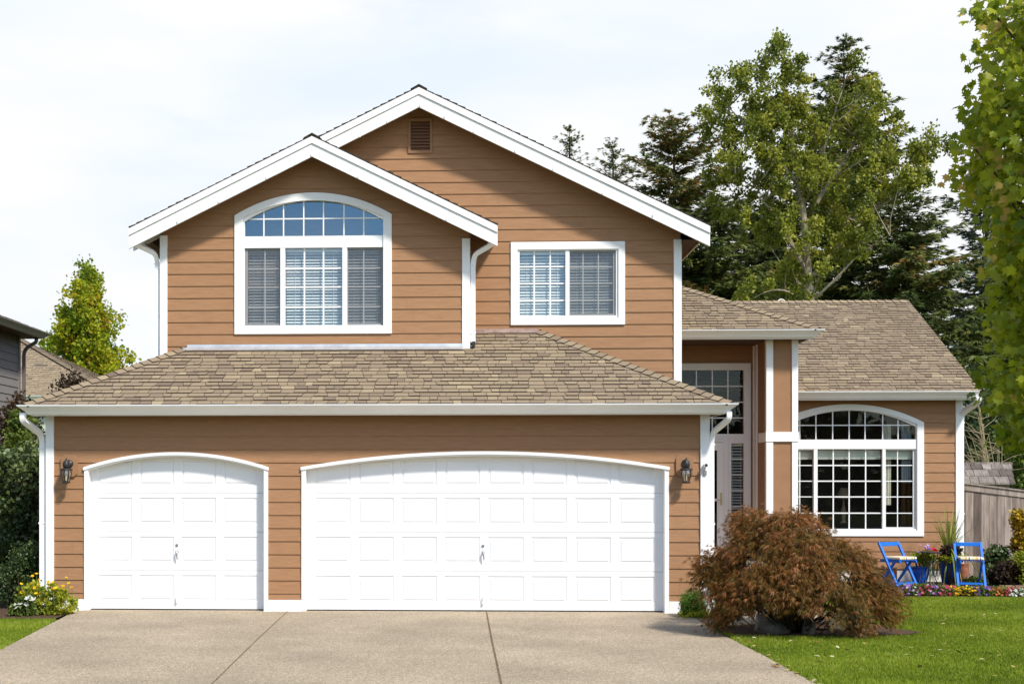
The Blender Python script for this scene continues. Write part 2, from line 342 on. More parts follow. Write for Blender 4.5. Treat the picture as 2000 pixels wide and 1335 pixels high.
grass('grass', lawn_l, 120000, (-8.5, -4.8, -8.0, -1.1), 6, 'short green mown grass on the lawn left of the driveway')

# ------------------------------------------------------------------ the house
H = empty('house', 'brown two storey house with white trim and two arched white garage doors', 'house', (0,0,0))
def arch(x0, x1, zs, za):
    w = (x1-x0)/2; h = za-zs; Rr = (w*w+h*h)/(2*h); zc = za-Rr; xm = (x0+x1)/2
    return dict(x0=x0, x1=x1, zs=zs, za=za, top=lambda x: zc+math.sqrt(max(0, Rr*Rr-(x-xm)**2)),
                iv=lambda z: (xm-math.sqrt(max(0, Rr*Rr-(z-zc)**2)), xm+math.sqrt(max(0, Rr*Rr-(z-zc)**2))))
def arch_line(a, zb, n=24):
    pts = [(a['x0'], zb)]
    for i in range(n+1):
        x = a['x0']+(a['x1']-a['x0'])*i/n; pts.append((x, a['top'](x)))
    return pts+[(a['x1'], zb)]
def open_arch(a, zb):
    def f(z):
        if z <= zb or z >= a['za']: return None
        return (a['x0'], a['x1']) if z <= a['zs'] else a['iv'](z)
    return f
def open_rect(x0, x1, z0, z1): return lambda z: (x0, x1) if z0 < z < z1 else None
def ivals(span, opens):
    def f(z):
        s = span(z)
        if s is None or s[1]-s[0] < .01: return []
        res = [s]
        for o in opens:
            q = o(z)
            if q is None: continue
            nr = []
            for a, b in res:
                if q[1] <= a or q[0] >= b: nr.append((a, b)); continue
                if q[0] > a+.01: nr.append((a, q[0]))
                if q[1] < b-.01: nr.append((q[1], b))
            res = nr
        return res
    return f
def siding(mb, O, ex, no, zs, iv, brk=(), lap=.014, seed=1, joints=True):
    rg = random.Random(seed)
    pt = lambda u, z, q: (O[0]+ex[0]*u+no[0]*q, O[1]+ex[1]*u+no[1]*q, z)
    for k, (za, zb) in enumerate(zip(zs, zs[1:])):
        cuts = sorted({za, zb} | {b for b in brk if za+.004 < b < zb-.004})
        jo = rg.uniform(0, 3.66); js = [jo+3.66*i-12 for i in range(9)] if joints else []
        q = lambda z: lap*(1-(z-za)/max(zb-za, .1))+.002
        for a, b in zip(cuts, cuts[1:]):
            I0, I1 = iv(a+1e-4), iv(b-1e-4)
            if len(I0) != len(I1):
                I0 = I1 = iv((a+b)/2)
            for (l0, r0), (l1, r1) in zip(I0, I1):
                L0, L1 = l0, l1
                for c in [c for c in js if max(l0, l1)+.05 < c < min(r0, r1)-.05]:
                    mb.quad(pt(L0,a,q(a)), pt(c-.0009,a,q(a)), pt(c-.0009,b,q(b)), pt(L1,b,q(b)), rg.random())
                    mb.quad(pt(c-.01,a,-.004), pt(c+.01,a,-.004), pt(c+.01,b,-.004), pt(c-.01,b,-.004))
                    L0 = L1 = c+.0009
                mb.quad(pt(L0,a,q(a)), pt(r0,a,q(a)), pt(r1,b,q(b)), pt(L1,b,q(b)), rg.random())
        for l, r in iv(za+1e-4): mb.quad(pt(l,za,-.01), pt(r,za,-.01), pt(r,za,lap+.002), pt(l,za,lap+.002))
def courses(z0, z1, ref, step):
    k0 = math.ceil((z0-ref)/step+.02); zs = [z0]
    z = ref+k0*step
    while z < z1-.01: zs.append(z); z += step
    return zs+[z1]
LD = arch(-5.185, -2.760, 1.925, 2.112); BD = arch(-2.183, 2.675, 1.93, 2.118)     # clear openings of the two garage doors
LDo = arch(-5.245, -2.700, 1.958, 2.166); BDo = arch(-2.243, 2.735, 1.960, 2.174)
GX0, GX1 = -5.76, 3.26
# --- garage front
mb = MB()
siding(mb, (0,0), (1,0), (0,-1), courses(.15, 2.70, 2.211, .179),
       ivals(lambda z: (GX0, GX1), [open_arch(arch(-5.22,-2.73,1.94,2.14), -1), open_arch(arch(-2.22,2.71,1.945,2.15), -1)]),
       [1.94,1.96,1.98,2.0,2.02,2.04,2.06,2.08,2.1,2.115,2.13,2.14,2.145,2.15], seed=4)
mb.build('wall', M_SIDE, H)
for x, n in ((GX0, -1), (GX1, 1)):
    mb = MB(); siding(mb, (x,0), (0,1), (n,0), courses(.15, 2.70, 2.211, .179), ivals(lambda z: (0, 8.0), []), seed=8, joints=False)
    mb.build('wall', M_SIDE, H)
for a, ao in ((LD, LDo), (BD, BDo)):
    mb = MB(); mb.ring(arch_line(ao, 0.0), arch_line(a, 0.0), -.034, .15, closed=False); mb.build('garage_door_trim', M_WHITE, H, bevel=.004)
    # drip cap board along the arch
    mb = MB(); mb.ring([(x, z+.012) for x, z in arch_line(arch(ao['x0']-.008, ao['x1']+.008, ao['zs']-.002, ao['za']-.002), 1.9)[1:-1]],
                       arch_line(arch(ao['x0']-.008, ao['x1']+.008, ao['zs']-.034, ao['za']-.034), 1.9)[1:-1], -.05, .01, closed=False)
    mb.build('arch_trim', M_WHITE, H)
def garage_door(x0, x1, px0, pitch, nc, pw, xh):
    mb = MB(); Y = .125
    hs = .533
    for r in range(4):
        za, zb = r*hs+.0015+.012, (r+1)*hs-.0015+.012
        ch = .004
        # section slab edges
        mb.quad((x0,Y+ch,za),(x1,Y+ch,za),(x1,Y,za+ch),(x0,Y,za+ch)); mb.quad((x0,Y,zb-ch),(x1,Y,zb-ch),(x1,Y+ch,zb),(x0,Y+ch,zb))
        mb.quad((x0,Y+ch,zb),(x1,Y+ch,zb),(x1,Y+.03,zb),(x0,Y+.03,zb)); mb.quad((x0,Y+.03,za),(x1,Y+.03,za),(x1,Y+ch,za),(x0,Y+ch,za))
        z0, z1 = za+.105, zb-.062
        xs = x0
        mb.quad((x0,Y,za+ch),(x1,Y,za+ch),(x1,Y,z0),(x0,Y,z0)); mb.quad((x0,Y,z1),(x1,Y,z1),(x1,Y,zb-ch),(x0,Y,zb-ch))
        for c in range(nc):
            a = px0+c*pitch; b = a+pw
            mb.quad((xs,Y,z0),(a,Y,z0),(a,Y,z1),(xs,Y,z1)); xs = b
            loops = [(0,0),(.016,.011),(.030,.011),(.046,.002)]
            for (i0,d0),(i1,d1) in zip(loops, loops[1:]):
                o_ = [(a+i0,z0+i0),(b-i0,z0+i0),(b-i0,z1-i0),(a+i0,z1-i0)]; n_ = [(a+i1,z0+i1),(b-i1,z0+i1),(b-i1,z1-i1),(a+i1,z1-i1)]
                for i in range(4):
                    j = (i+1) % 4; mb.quad((o_[i][0],Y+d0,o_[i][1]),(o_[j][0],Y+d0,o_[j][1]),(n_[j][0],Y+d1,n_[j][1]),(n_[i][0],Y+d1,n_[i][1]))
            i = .046; mb.quad((a+i,Y+.002,z0+i),(b-i,Y+.002,z0+i),(b-i,Y+.002,z1-i),(a+i,Y+.002,z1-i))
        mb.quad((xs,Y,z0),(x1,Y,z0),(x1,Y,z1),(xs,Y,z1))
    mb.box(x0,x1,Y+.03,Y+.05,.0,2.16)
    d = mb.build('garage_door', M_DOOR, H)
    mb = MB(); mb.lathe([(.0,0),(.02,0),(.02,.012),(.0,.014)], 0,0,0,14)
    mb.v = [(x+xh, Y-z, y+.895) for x, y, z in mb.v]; mb.build('lock', M_STEEL, d, smooth=False)
    mb = MB(); mb.lathe([(.0,0),(.024,0),(.0,.006)],0,0,0,12); mb.v = [(x+xh, Y-z, y+.80) for x, y, z in mb.v]; mb.build('escutcheon', M_STEEL, d)
    mb = MB(); mb.tube([(xh,Y-.002,.80),(xh,Y-.045,.80),(xh+.004,Y-.05,.78),(xh+.012,Y-.045,.70)], [.012,.011,.012,.008], 8)
    mb.build('handle', M_STEEL, d)
    mb = MB(); mb.tube([(xh,Y,.19),(xh,Y-.035,.185),(xh,Y-.035,.10),(xh,Y,.095)], .009, 6); mb.build('handle', M_WHITE, d)
    mb = MB(); mb.box(x0,x1,Y-.004,Y+.03,-.004,.013); mb.build('weather_seal', M_BLACK, d)
garage_door(-5.185, -2.760, -5.100, .585, 4, .490, -3.985)
garage_door(-2.183, 2.675, -2.075, .5925, 8, .495, .235)
# small bare patch of peeled paint on the jamb of the wide door
mb = MB(); mb.box(-2.187,-2.181,-.02,.03,1.50,1.68); mb.build('peeled_patch', pm('bare_wood',(0.55,0.42,0.25),.8), H)
# skirting and corner boards
for a, b in ((GX0-.02, -5.245), (-2.70, -2.243), (2.735, GX1+.02)):
    mb = MB(); mb.box(a, b, -.034, .02, -.02, .155); mb.build('skirting_board', M_WHITE, H, bevel=.004)
for a, b in ((GX0-.02, -5.666), (3.155, GX1+.02)):
    mb = MB(); mb.box(a, b, -.036, .10, .155, 2.70); mb.build('corner_trim', M_WHITE, H, bevel=.004)

# --- roofs
def clip(poly, f):
    res = []
    for i in range(len(poly)):
        a, b = poly[i], poly[(i+1) % len(poly)]; fa, fb = f(a), f(b)
        if fa >= 0: res.append(a)
        if fa*fb < 0: t = fa/(fa-fb); res.append((a[0]+t*(b[0]-a[0]), a[1]+t*(b[1]-a[1])))
    return res
def shingles(mb, O, U, V, poly, e=.128, seed=1, mean=.50):
    """lay random-width tabs over a convex polygon given in slope coordinates (along U, up V)"""
    rg = random.Random(seed); O, U, V = map(lambda q: np.array(q, float), (O, U, V)); N = np.cross(U, V); N /= np.linalg.norm(N)
    ar = sum(poly[i][0]*poly[(i+1) % len(poly)][1]-poly[(i+1) % len(poly)][0]*poly[i][1] for i in range(len(poly)))
    if ar < 0: poly = poly[::-1]
    umin = min(p[0] for p in poly); umax = max(p[0] for p in poly); vmax = max(p[1] for p in poly)
    W3 = lambda p, h: tuple(O+U*p[0]+V*p[1]+N*h)
    mb.add([W3(p, -.004) for p in poly], [list(range(len(poly)))], .1)
    nv = int(vmax/e)+1
    for k in range(nv):
        v0 = k*e; u = umin-rg.uniform(0, .3); s0 = rg.uniform(-.01, .01)
        while u < umax:
            w = rg.choice((.10,.12,.14,.16,.18,.20,.23))*rg.uniform(.9,1.1); s1 = rg.choice((0,0,.010,-.010,.014,-.014))
            raised = rg.random() < .55
            q = [(u+s0, v0), (u+w+s1, v0), (u+w-s1+.002, v0+e+.01), (u-s0+.002, v0+e+.01)]
            for i in range(len(poly)):
                a, b = poly[i], poly[(i+1) % len(poly)]
                q = clip(q, lambda p: (b[0]-a[0])*(p[1]-a[1])-(b[1]-a[1])*(p[0]-a[0]))
                if len(q) < 3: break
            if len(q) >= 3:
                t = rg.gauss(mean, .05)
                if rg.random() < .07: t = rg.uniform(.68, .85)
                elif rg.random() < .11: t = rg.uniform(.28, .38)
                hb = .017 if raised else .009
                top = [W3(p, .001+hb*max(0, 1-(p[1]-v0)/(e+.01))) for p in q]; bot = [W3(p, -.002) for p in q]
                n = len(q); mb.add(top+bot, [list(range(n))], t)
                mb.add(top+bot, [[i+n, (i+1) % n+n, (i+1) % n, i] for i in range(n)], 0.06)
            u += w+.007; s0 = s1
def caps(mb, A, B, N1, N2, w=.135, step=.15, seed=2):
    """ridge / hip cap shingles from low point A to high point B; N1, N2 in-plane directions falling away on each side"""
    rg = random.Random(seed); A, B, N1, N2 = map(lambda q: np.array(q, float), (A, B, N1, N2)); D = B-A; L = np.linalg.norm(D); D /= L
    up = np.array([0,0,1.0]); n = int(L/step)
    for k in range(n+1):
        s0 = k*step; s1 = min(L, s0+step+.02)
        if s1-s0 < .03: continue
        p0 = A+D*s0+up*.036; p1 = A+D*s1+up*.018
        q = [p0+N1*w-up*.008, p0, p0+N2*w-up*.008, p1+N2*w-up*.008, p1, p1+N1*w-up*.008]
        t = rg.gauss(.52,.09)
        mb.add(q, [[0,1,4,5],[1,2,3,4]], t)
        r = [x-up*.02 for x in q]
        mb.add(q+r, [[6,7,1,0],[7,8,2,1],[6,0,5,11],[2,8,9,3]], .03)
def sweep_gutter(mb, path, z, sign=1):
    """K-profile gutter with mitred corners; path in plan, outside on the right of travel when sign=1"""
    prof = [(0,0),(.03,0),(.05,.012),(.075,.045),(.10,.066),(.145,.100),(.158,.112),(.162,.128),(.147,.128),(.147,.116),(.0,.116)]
    n = len(path); vs = []
    for i, (x, y) in enumerate(path):
        ds = []
        if i > 0: d = np.array(path[i])-np.array(path[i-1]); ds.append(d/np.linalg.norm(d))
        if i < n-1: d = np.array(path[i+1])-np.array(path[i]); ds.append(d/np.linalg.norm(d))
        nr = [np.array([d[1], -d[0]])*sign for d in ds]; m = sum(nr); m = m/np.linalg.norm(m); m = m/max(.3, float(np.dot(m, nr[0])))
        vs += [(x+m[0]*o, y+m[1]*o, z+h) for o, h in prof]
    k = len(prof); fs = [[i*k+j, i*k+(j+1) % k, (i+1)*k+(j+1) % k, (i+1)*k+j] for i in range(n-1) for j in range(k)]
    fs += [list(range(k)), list(range((n-1)*k, n*k))]
    mb.add(vs, fs)
PI_ = .500                      # pitch of the garage roof
cs = math.sqrt(1+PI_*PI_)
# garage roof: front slope clipped by two hips, with the walls of the upper storey behind
gx0, gx1, gy, gz = -5.97, 3.51, -.43, 2.80
mb = MB()
poly = [(0,0), (gx1-gx0,0), (gx1-gx0-2.43,2.43*cs), (2.43,2.43*cs)]
shingles(mb, (gx0,gy,gz), (1,0,0), (0,1/cs,PI_/cs), poly, seed=11)
groof = mb.build('roof', M_SHIN, H)
for A, dx in (((gx0,gy,gz), 1), ((gx1,gy,gz), -1)):
    mb = MB()
    # side slopes, seen only from the sides
    U = (0,-1,0) if dx == 1 else (0,1,0)
    if dx == 1: shingles(mb, (gx0, 8.4, gz), (0,-1,0), (1/cs,0,PI_/cs), [(0,0),(8.4-gy,0),(8.4-gy-1.3,1.3*cs),(0,1.3*cs)], seed=12)
    else: shingles(mb, (gx1, gy, gz), (0,1,0), (-1/cs,0,PI_/cs), [(0,0),(4.6,0),(4.6,.36*cs),(.36,.36*cs)], seed=13)
    mb.build('roof', M_SHIN, H)
    mb = MB()
    B = (A[0]+dx*2.43, gy+2.43, gz+2.43*PI_) if dx == -1 else (A[0]+1.95, gy+1.95, gz+1.95*PI_)
    a = .7071
    caps(mb, A, B, (dx*a, -a, -.34), (-dx*a, a, -.34), w=.12, seed=14+dx)
    mb.build('hip_cap', M_SHIN, groof)
mb = MB(); sweep_gutter(mb, [(GX0-.12,7.9),(GX0-.12,-.345),(GX1+.16,-.345),(GX1+.16,4.0)], 2.674, 1)
mb.v = [(x, y, z) for x, y, z in mb.v]; mb.build('gutter', M_GUT, H)
mb = MB(); mb.box(GX0-.12,GX1+.16,-.345,.0,2.69,2.705); mb.box(GX0-.12,GX0,.0,7.9,2.69,2.705); mb.box(GX1,GX1+.16,.0,4.0,2.69,2.705)
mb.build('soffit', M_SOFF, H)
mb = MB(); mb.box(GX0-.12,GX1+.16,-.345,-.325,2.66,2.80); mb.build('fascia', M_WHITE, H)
# flashing where the roof meets the upper walls
mb = MB(); mb.quad((-4.16,1.285,3.685),(-.02,1.285,3.685),(-.02,1.375,3.745),(-4.08,1.375,3.745)); mb.quad((-4.08,1.375,3.745),(-.02,1.375,3.745),(-.02,1.378,3.775),(-4.08,1.378,3.775))
mb.build('flashing', M_FLASH, H)
M_FLB = pm('painted_flashing', (0.26,0.18,0.15), .6, .3, var=.3, vscale=8)
mb = MB(); mb.quad((.1,1.87,3.975),(1.12,1.87,3.975),(1.05,1.975,4.05),(.1,1.975,4.05)); mb.build('flashing', M_FLB, H)

# --- upper storey: the bay with the arched window, and the main gable
BY, MY = 1.40, 2.00
def gable_span(x0, x1, xm, za, sl, zt=0):
    # wall limited by corner x0..x1 and by the roof line
    def f(z):
        h = (za-z)/sl
        return (max(x0, xm-h), min(x1, xm+h))
    return f
bw = arch(-3.345, -1.115, 5.66, 5.955)
sl = .49
bspan = gable_span(-4.47, .05, -2.205, 6.62, sl); mspan = gable_span(-4.47, 3.18, -.69, 7.44, sl)
bk = lambda xm, za, x0, x1: [za-sl*abs(x0-xm), za-sl*abs(x1-xm)]
mb = MB()
siding(mb, (0,BY), (1,0), (0,-1), courses(3.6, 6.60, 3.929, .1765), ivals(bspan, [open_arch(bw, 3.97)]),
       bk(-2.205,6.62,-4.47,.05)+[3.97,5.66,5.7,5.74,5.78,5.82,5.86,5.90,5.93,5.955], seed=21)
mb.build('wall', M_SIDE, H)
mb = MB()
siding(mb, (0,MY), (1,0), (0,-1), courses(3.0, 7.42, 3.930, .1778), ivals(mspan, [open_rect(.71,2.32,4.14,5.30), open_rect(-.84,-.52,6.70,7.17)]),
       bk(-.69,7.44,-4.47,3.18)+[4.14,5.30,6.70,7.17], seed=22)
mb.build('wall', M_SIDE, H)
for x, n, y0, y1, za in ((3.18,1,0,12.2,5.5), (-4.47,-1,-.6,12.2,5.5), (.05,1,-.6,0,5.5)):
    mb = MB(); siding(mb, (x,MY), (0,1), (n,0), courses(2.6, za, 3.930, .1778), ivals(lambda z: (y0, y1), []), seed=23, joints=False); mb.build('wall', M_SIDE, H)
mb = MB(); mb.prism_y([(-4.47,0),(3.18,0),(3.18,5.5),(-.69,7.4),(-4.47,5.5)], 14.2, 14.3); mb.build('wall', M_SIDE, H)
def corner(x0, x1, y0, y1, z0, z1): m_ = MB(); m_.box(x0,x1,y0,y1,z0,z1); m_.build('corner_trim', M_WHITE, H, bevel=.004)
corner(-4.485,-4.375, BY-.03, BY+.09, 3.5, 5.38); corner(-.055,.062, BY-.03, BY+.09, 3.66, 5.30); corner(3.078,3.195, MY-.03, MY+.10, 2.9, 5.36)
def gable_roof(xm, za, xl, xr, sl, y0, y1, seed, tabs=True):
    c2 = math.sqrt(1+sl*sl); t = .03
    mb = MB()
    zl, zr = za-sl*(xm-xl), za-sl*(xr-xm)
    mb.prism_y([(xl,zl-.05),(xm,za-.05),(xr,zr-.05),(xr,zr-.008),(xm,za-.008),(xl,zl-.008)], y0+.02, y1, .06)
    shingles(mb, (xl,y1,zl), (0,-1,0), (1/c2,0,sl/c2), [(0,0),(y1-y0,0),(y1-y0,(xm-xl)*c2),(0,(xm-xl)*c2)], seed=seed)
    shingles(mb, (xr,y0,zr), (0,1,0), (-1/c2,0,sl/c2), [(0,0),(y1-y0,0),(y1-y0,(xr-xm)*c2),(0,(xr-xm)*c2)], seed=seed+1)
    r = mb.build('roof', M_SHIN, H)
    mb = MB(); caps(mb, (xm,y0,za), (xm,y1,za), (-1/c2,0,-sl/c2), (1/c2,0,-sl/c2), seed=seed+2); mb.build('ridge_cap', M_SHIN, r)
    # rake boards: wide lower fascia and a narrow proud strip above
    th = .255; st = .07
    for sx, xe, ze in ((-1,xl,zl),(1,xr,zr)):
        mb = MB(); mb.prism_y([(xm,za-.05-st),(xe,ze-.05-st),(xe,ze-.05-th),(xm,za-.05-th)], y0, y0+.04); mb.build('rake_board', M_RAKE, H)
        mb = MB(); mb.prism_y([(xm,za-.018),(xe+sx*.0,ze-.018),(xe,ze-.05-st+.004),(xm,za-.05-st+.004)], y0-.02, y0+.03); mb.build('rake_trim', M_RAKE, H)
    mb = MB(); mb.quad((xl,y0+.04,zl-.07),(xm,y0+.04,za-.07),(xm,y1,za-.07),(xl,y1,zl-.07)); mb.quad((xm,y0+.04,za-.07),(xr,y0+.04,zr-.07),(xr,y1,zr-.07),(xm,y1,za-.07))
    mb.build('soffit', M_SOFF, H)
gable_roof(-2.205, 6.735, -4.86, .452, .4905, 1.0, 2.25, 31)
gable_roof(-.69, 7.575, -4.93, 3.55, .4895, 1.6, 14.5, 41)
# eave boards and gutters on the sides of the gables
for (xa, ya, yb, z, sg) in ((3.43,1.66,14.3,5.345,1), (-4.74,1.06,14.3,5.28,-1), (.33,1.06,2.0,5.28,1)):
    mb = MB(); mb.box(xa-.01, xa+.01, ya, yb, z-.06, z+.10); mb.build('fascia', M_SIDE if sg == 1 and xa > 1 else M_WHITE, H)
    mb = MB(); sweep_gutter(mb, [(xa+.01*sg,ya),(xa+.01*sg,yb)], z-.03, sg*-1*-1 if sg == 1 else -1)
    mb.v = [(min(x, xa+.11) if sg == 1 else max(x, xa-.11), y, zz) for x, y, zz in mb.v]
    mb.build('gutter', M_GUT, H)
mb = MB(); mb.quad((3.18,1.66,5.30),(3.43,1.66,5.30),(3.43,14.2,5.30),(3.18,14.2,5.30)); mb.build('soffit', M_SOFF, H)
# light-string hooks under the rakes
hk = None
hook_pts = [(608,302,.99),(520,347,.99),(427,393,.99),(346,432,.99),(699,345,.99),(786,387,.99),(872,428,.99),(820,206,1.59),(756,237,1.59),(702,266,1.59),(868,228,1.59),(925,257,1.59),(1006,295,1.59),(1080,331,1.59),(1177,378,1.59),(1275,420,1.59)]
for px, py, Y in hook_pts:
    p = at(px, py, Y)
    if hk is None:
        m_ = MB(); m_.tube([(0,0,.03),(0,-.012,.0),(.008,-.016,-.012),(.016,-.012,.0)], .006, 5)
        hk = m_.build('light_hook', M_VINYL, H, local=True); o = hk
    else: o = hk.copy(); C.objects.link(o); o.parent = H
    o.location = (p[0], Y+.006, p[2]-.005)

# --- downspouts
RECT = [(-.5,-.42),(.5,-.42),(.5,.42),(-.5,.42)]
def bez(pts, n=6):
    """polyline with rounded corners"""
    res = [np.array(pts[0], float)]
    for i in range(1, len(pts)-1):
        a, b, c = (np.array(p, float) for p in pts[i-1:i+2]); r = min(np.linalg.norm(b-a), np.linalg.norm(c-b))*.48
        p0 = b+(a-b)/np.linalg.norm(a-b)*r; p2 = b+(c-b)/np.linalg.norm(c-b)*r
        for k in range(n+1): t = k/n; res.append((1-t)**2*p0+2*t*(1-t)*b+t*t*p2)
    return res+[np.array(pts[-1], float)]
def downspout(pts, w, straps):
    mb = MB(); mb.tube(bez(pts), w, sect=RECT, up=(0,1,0)); d = mb.build('downspout', M_GUT, H, smooth=False)
    x, y, _ = pts[-1]
    for z in straps:
        m_ = MB(); m_.box(x-w*.62, x+w*.62, y-w*.47, y+w*.5, z-.012, z+.012); m_.build('strap', M_WHITE, d)
downspout([(-5.99,-.38,2.70),(-5.99,-.38,2.60),(-5.84,-.02,2.42),(-5.84,.03,2.28),(-5.84,.03,.02)], .075, (2.23,1.2,.3))
downspout([(3.475,-.40,2.70),(3.475,-.40,2.60),(3.325,.0,2.43),(3.316,.03,2.31),(3.316,.03,.02)], .064, (2.27,1.2,.3))
downspout([(-4.80,1.16,5.30),(-4.80,1.16,5.22),(-4.56,1.40,5.12),(-4.535,1.45,5.0),(-4.535,1.45,3.55)], .065, (4.97,4.2))
downspout([(.40,1.16,5.27),(.40,1.16,5.19),(.13,1.40,5.07),(.105,1.43,4.93),(.105,1.43,3.80)], .068, (4.92,3.93))
downspout([(8.93,6.14,3.24),(8.93,6.16,3.16),(8.80,6.60,2.98),(8.80,6.66,2.86),(8.80,6.66,.05)], .085, (2.82,1.2))
m_ = MB(); m_.box(.09,.135,1.33,1.38,3.72,3.80); m_.build('downspout_shoe', M_BLACK, H)

# --- windows
def pane(mb, line, y): mb.add([(x, y, z) for x, z in line], [list(range(len(line)))])
def grille(mb, x0, x1, z0, z1, xs, zs, y, w=.019, top=None):
    for x in xs: mb.box(x-w/2, x+w/2, y, y+.008, z0, (top(x) if top else z1))
    for z in zs:
        a, b = x0, x1
        mb.box(a, b, y+.001, y+.009, z-w/2, z+w/2)
def blind(parent, x0, x1, z0, z1, y, sp=.043, tilt=25, seed=1):
    rg = random.Random(seed); mb = MB(); z = z0+.02; t = R(tilt)
    mb.box(x0,x1,y-.025,y+.025,z1-.045,z1)
    while z < z1-.05:
        a = t+rg.uniform(-.06,.06); dy, dz = .024*math.cos(a), .024*math.sin(a)
        mb.add([(x0,y-dy,z-dz),(x1,y-dy,z-dz),(x1,y+dy,z+dz),(x0,y+dy,z+dz),(x0,y-dy,z-dz-.003),(x1,y-dy,z-dz-.003),(x1,y+dy,z+dz-.003),(x0,y+dy,z+dz-.003)],
               [[0,1,2,3],[7,6,5,4],[0,4,5,1]]); z += sp
    for f in (.16,.84): x = x0+(x1-x0)*f; mb.box(x-.002,x+.002,y-.03,y-.027,z0,z1)
    mb.box(x0,x1,y-.02,y+.02,z0-.005,z0+.012)
    return mb.build('blind', M_BLIND, parent)
def room(x0, x1, y0, y1, z0, z1):
    mb = MB(); p = [(x0,y0),(x1,y0),(x1,y1),(x0,y1)]
    mb.quad((x0,y1,z0),(x1,y1,z0),(x1,y1,z1),(x0,y1,z1)); mb.quad((x0,y0,z0),(x0,y1,z0),(x0,y1,z1),(x0,y0,z1)); mb.quad((x1,y0,z0),(x1,y1,z0),(x1,y1,z1),(x1,y0,z1))
    mb.quad((x0,y0,z0),(x1,y0,z0),(x1,y1,z0),(x0,y1,z0)); mb.quad((x0,y0,z1),(x1,y0,z1),(x1,y1,z1),(x0,y1,z1))
    return mb.build('interior_room', M_ROOM, H)
def arched_window(Y, xo0, xo1, zb, zs, za, tw, xg0, xg1, zt0, zts, zta, tx, thz, zl0, zl1, m1, m2, lx, mxs, rx, lz, glass, screens, name_lab):
    """trim, transom and three lower lights. m1, m2: mullion x-ranges; lx/mxs/rx muntins; lz their heights"""
    ao = arch(xo0, xo1, zs, za); ai = arch(xo0+tw, xo1-tw, zs-.03, za-tw*.92)
    mb = MB(); mb.ring(arch_line(ao, zb), arch_line(ai, zb+tw*.85), Y-.035, Y+.06); win = mb.build('window', M_WHITE, H, bevel=.003, lab=name_lab)
    fr = MB(); at_ = arch(xg0, xg1, zts, zta)
    fr.ring(arch_line(ai, zt0-.06), arch_line(at_, zt0), Y-.005, Y+.07)
    fr.box(xo0+tw, xo1-tw, Y-.012, Y+.065, zl1, zt0-.0)                    # transom bar
    for a, b in (m1, m2): fr.box(a, b, Y-.008, Y+.07, zl0-.01, zl1)
    fr.box(xo0+tw-.01, xg0, Y-.006, Y+.07, zl0, zl1); fr.box(xg1, xo1-tw+.01, Y-.006, Y+.07, zl0, zl1)
    fr.box(xo0+tw-.01, xo1-tw+.01, Y-.009, Y+.072, zb+tw*.8, zl0)
    fr.build('frame', M_VINYL, win)
    gm = MB(); pane(gm, arch_line(at_, zt0), Y+.045); gm.build('pane', glass, win)
    for a, b in ((xg0, m1[0]), (m1[1], m2[0]), (m2[1], xg1)):
        gm = MB(); gm.quad((a,Y+.046,zl0),(b,Y+.046,zl0),(b,Y+.046,zl1),(a,Y+.046,zl1)); gm.build('pane', glass if not screens else M_GLASSMD, win)
    g = MB(); hz = at_['zs']+thz
    grille(g, xg0, xg1, zt0, 0, tx, [], Y+.031, top=at_['top']); i = at_['iv'](max(hz, at_['zs'])) if hz > at_['zs'] else (xg0, xg1)
    g.box(i[0], i[1], Y+.032, Y+.040, hz-.0095, hz+.0095)
    grille(g, xg0, m1[0], zl0, zl1, lx, lz, Y+.031, .016); grille(g, m1[1], m2[0], zl0, zl1, mxs, lz, Y+.031, .022); grille(g, m2[1], xg1, zl0, zl1, rx, lz, Y+.031, .016)
    g.build('grille', M_VINYL, win)
    for a, b, io in ((xg0, m1[0], 0), (m2[1], xg1, 1)):
        t = .032; sm = MB()
        sm.box(a, b, Y+.022, Y+.042, zl0, zl0+t); sm.box(a, b, Y+.022, Y+.042, zl1-t*.7, zl1)
        if io: sm.box(b-.045, b, Y+.0225, Y+.0415, zl0+t, zl1-t*.7)
        else: sm.box(a, a+.045, Y+.0225, Y+.0415, zl0+t, zl1-t*.7)
        (sm.box(a, a+.012, Y+.0228, Y+.0412, zl0+t, zl1-t*.7) if io else sm.box(b-.012, b, Y+.0228, Y+.0412, zl0+t, zl1-t*.7))
        sm.build('sash', M_SASH, win)
    for a, b in ((xg0, m1[0]), (m2[1], xg1)):
        if screens:
            k = MB(); k.quad((a,Y+.02,zl0),(b,Y+.02,zl0),(b,Y+.02,zl1),(a,Y+.02,zl1)); k.build('screen', M_SCREEN, win)
    return win
# upper arched window
bwin = arched_window(BY, -3.383,-1.078, 3.925, 5.66, 5.985, .125, -3.235,-1.195, 5.355, 5.575, 5.875,
    [-2.957,-2.667,-2.370,-2.080,-1.780,-1.490], .04, 4.05, 5.185, (-2.71,-2.64), (-1.80,-1.73),
    [-2.94],[-2.36,-2.08],[-1.49],[4.325,4.615,4.890], M_GLASSUP, True, None)
for a, b, s in ((-3.19,-2.72,1), (-2.635,-1.805,2), (-1.725,-1.21,3)): blind(bwin, a, b, 4.05, 5.18, BY+.115, .0435, 40, s)
room(-3.42,-.98, BY+.09, 5.0, 3.75, 5.93)
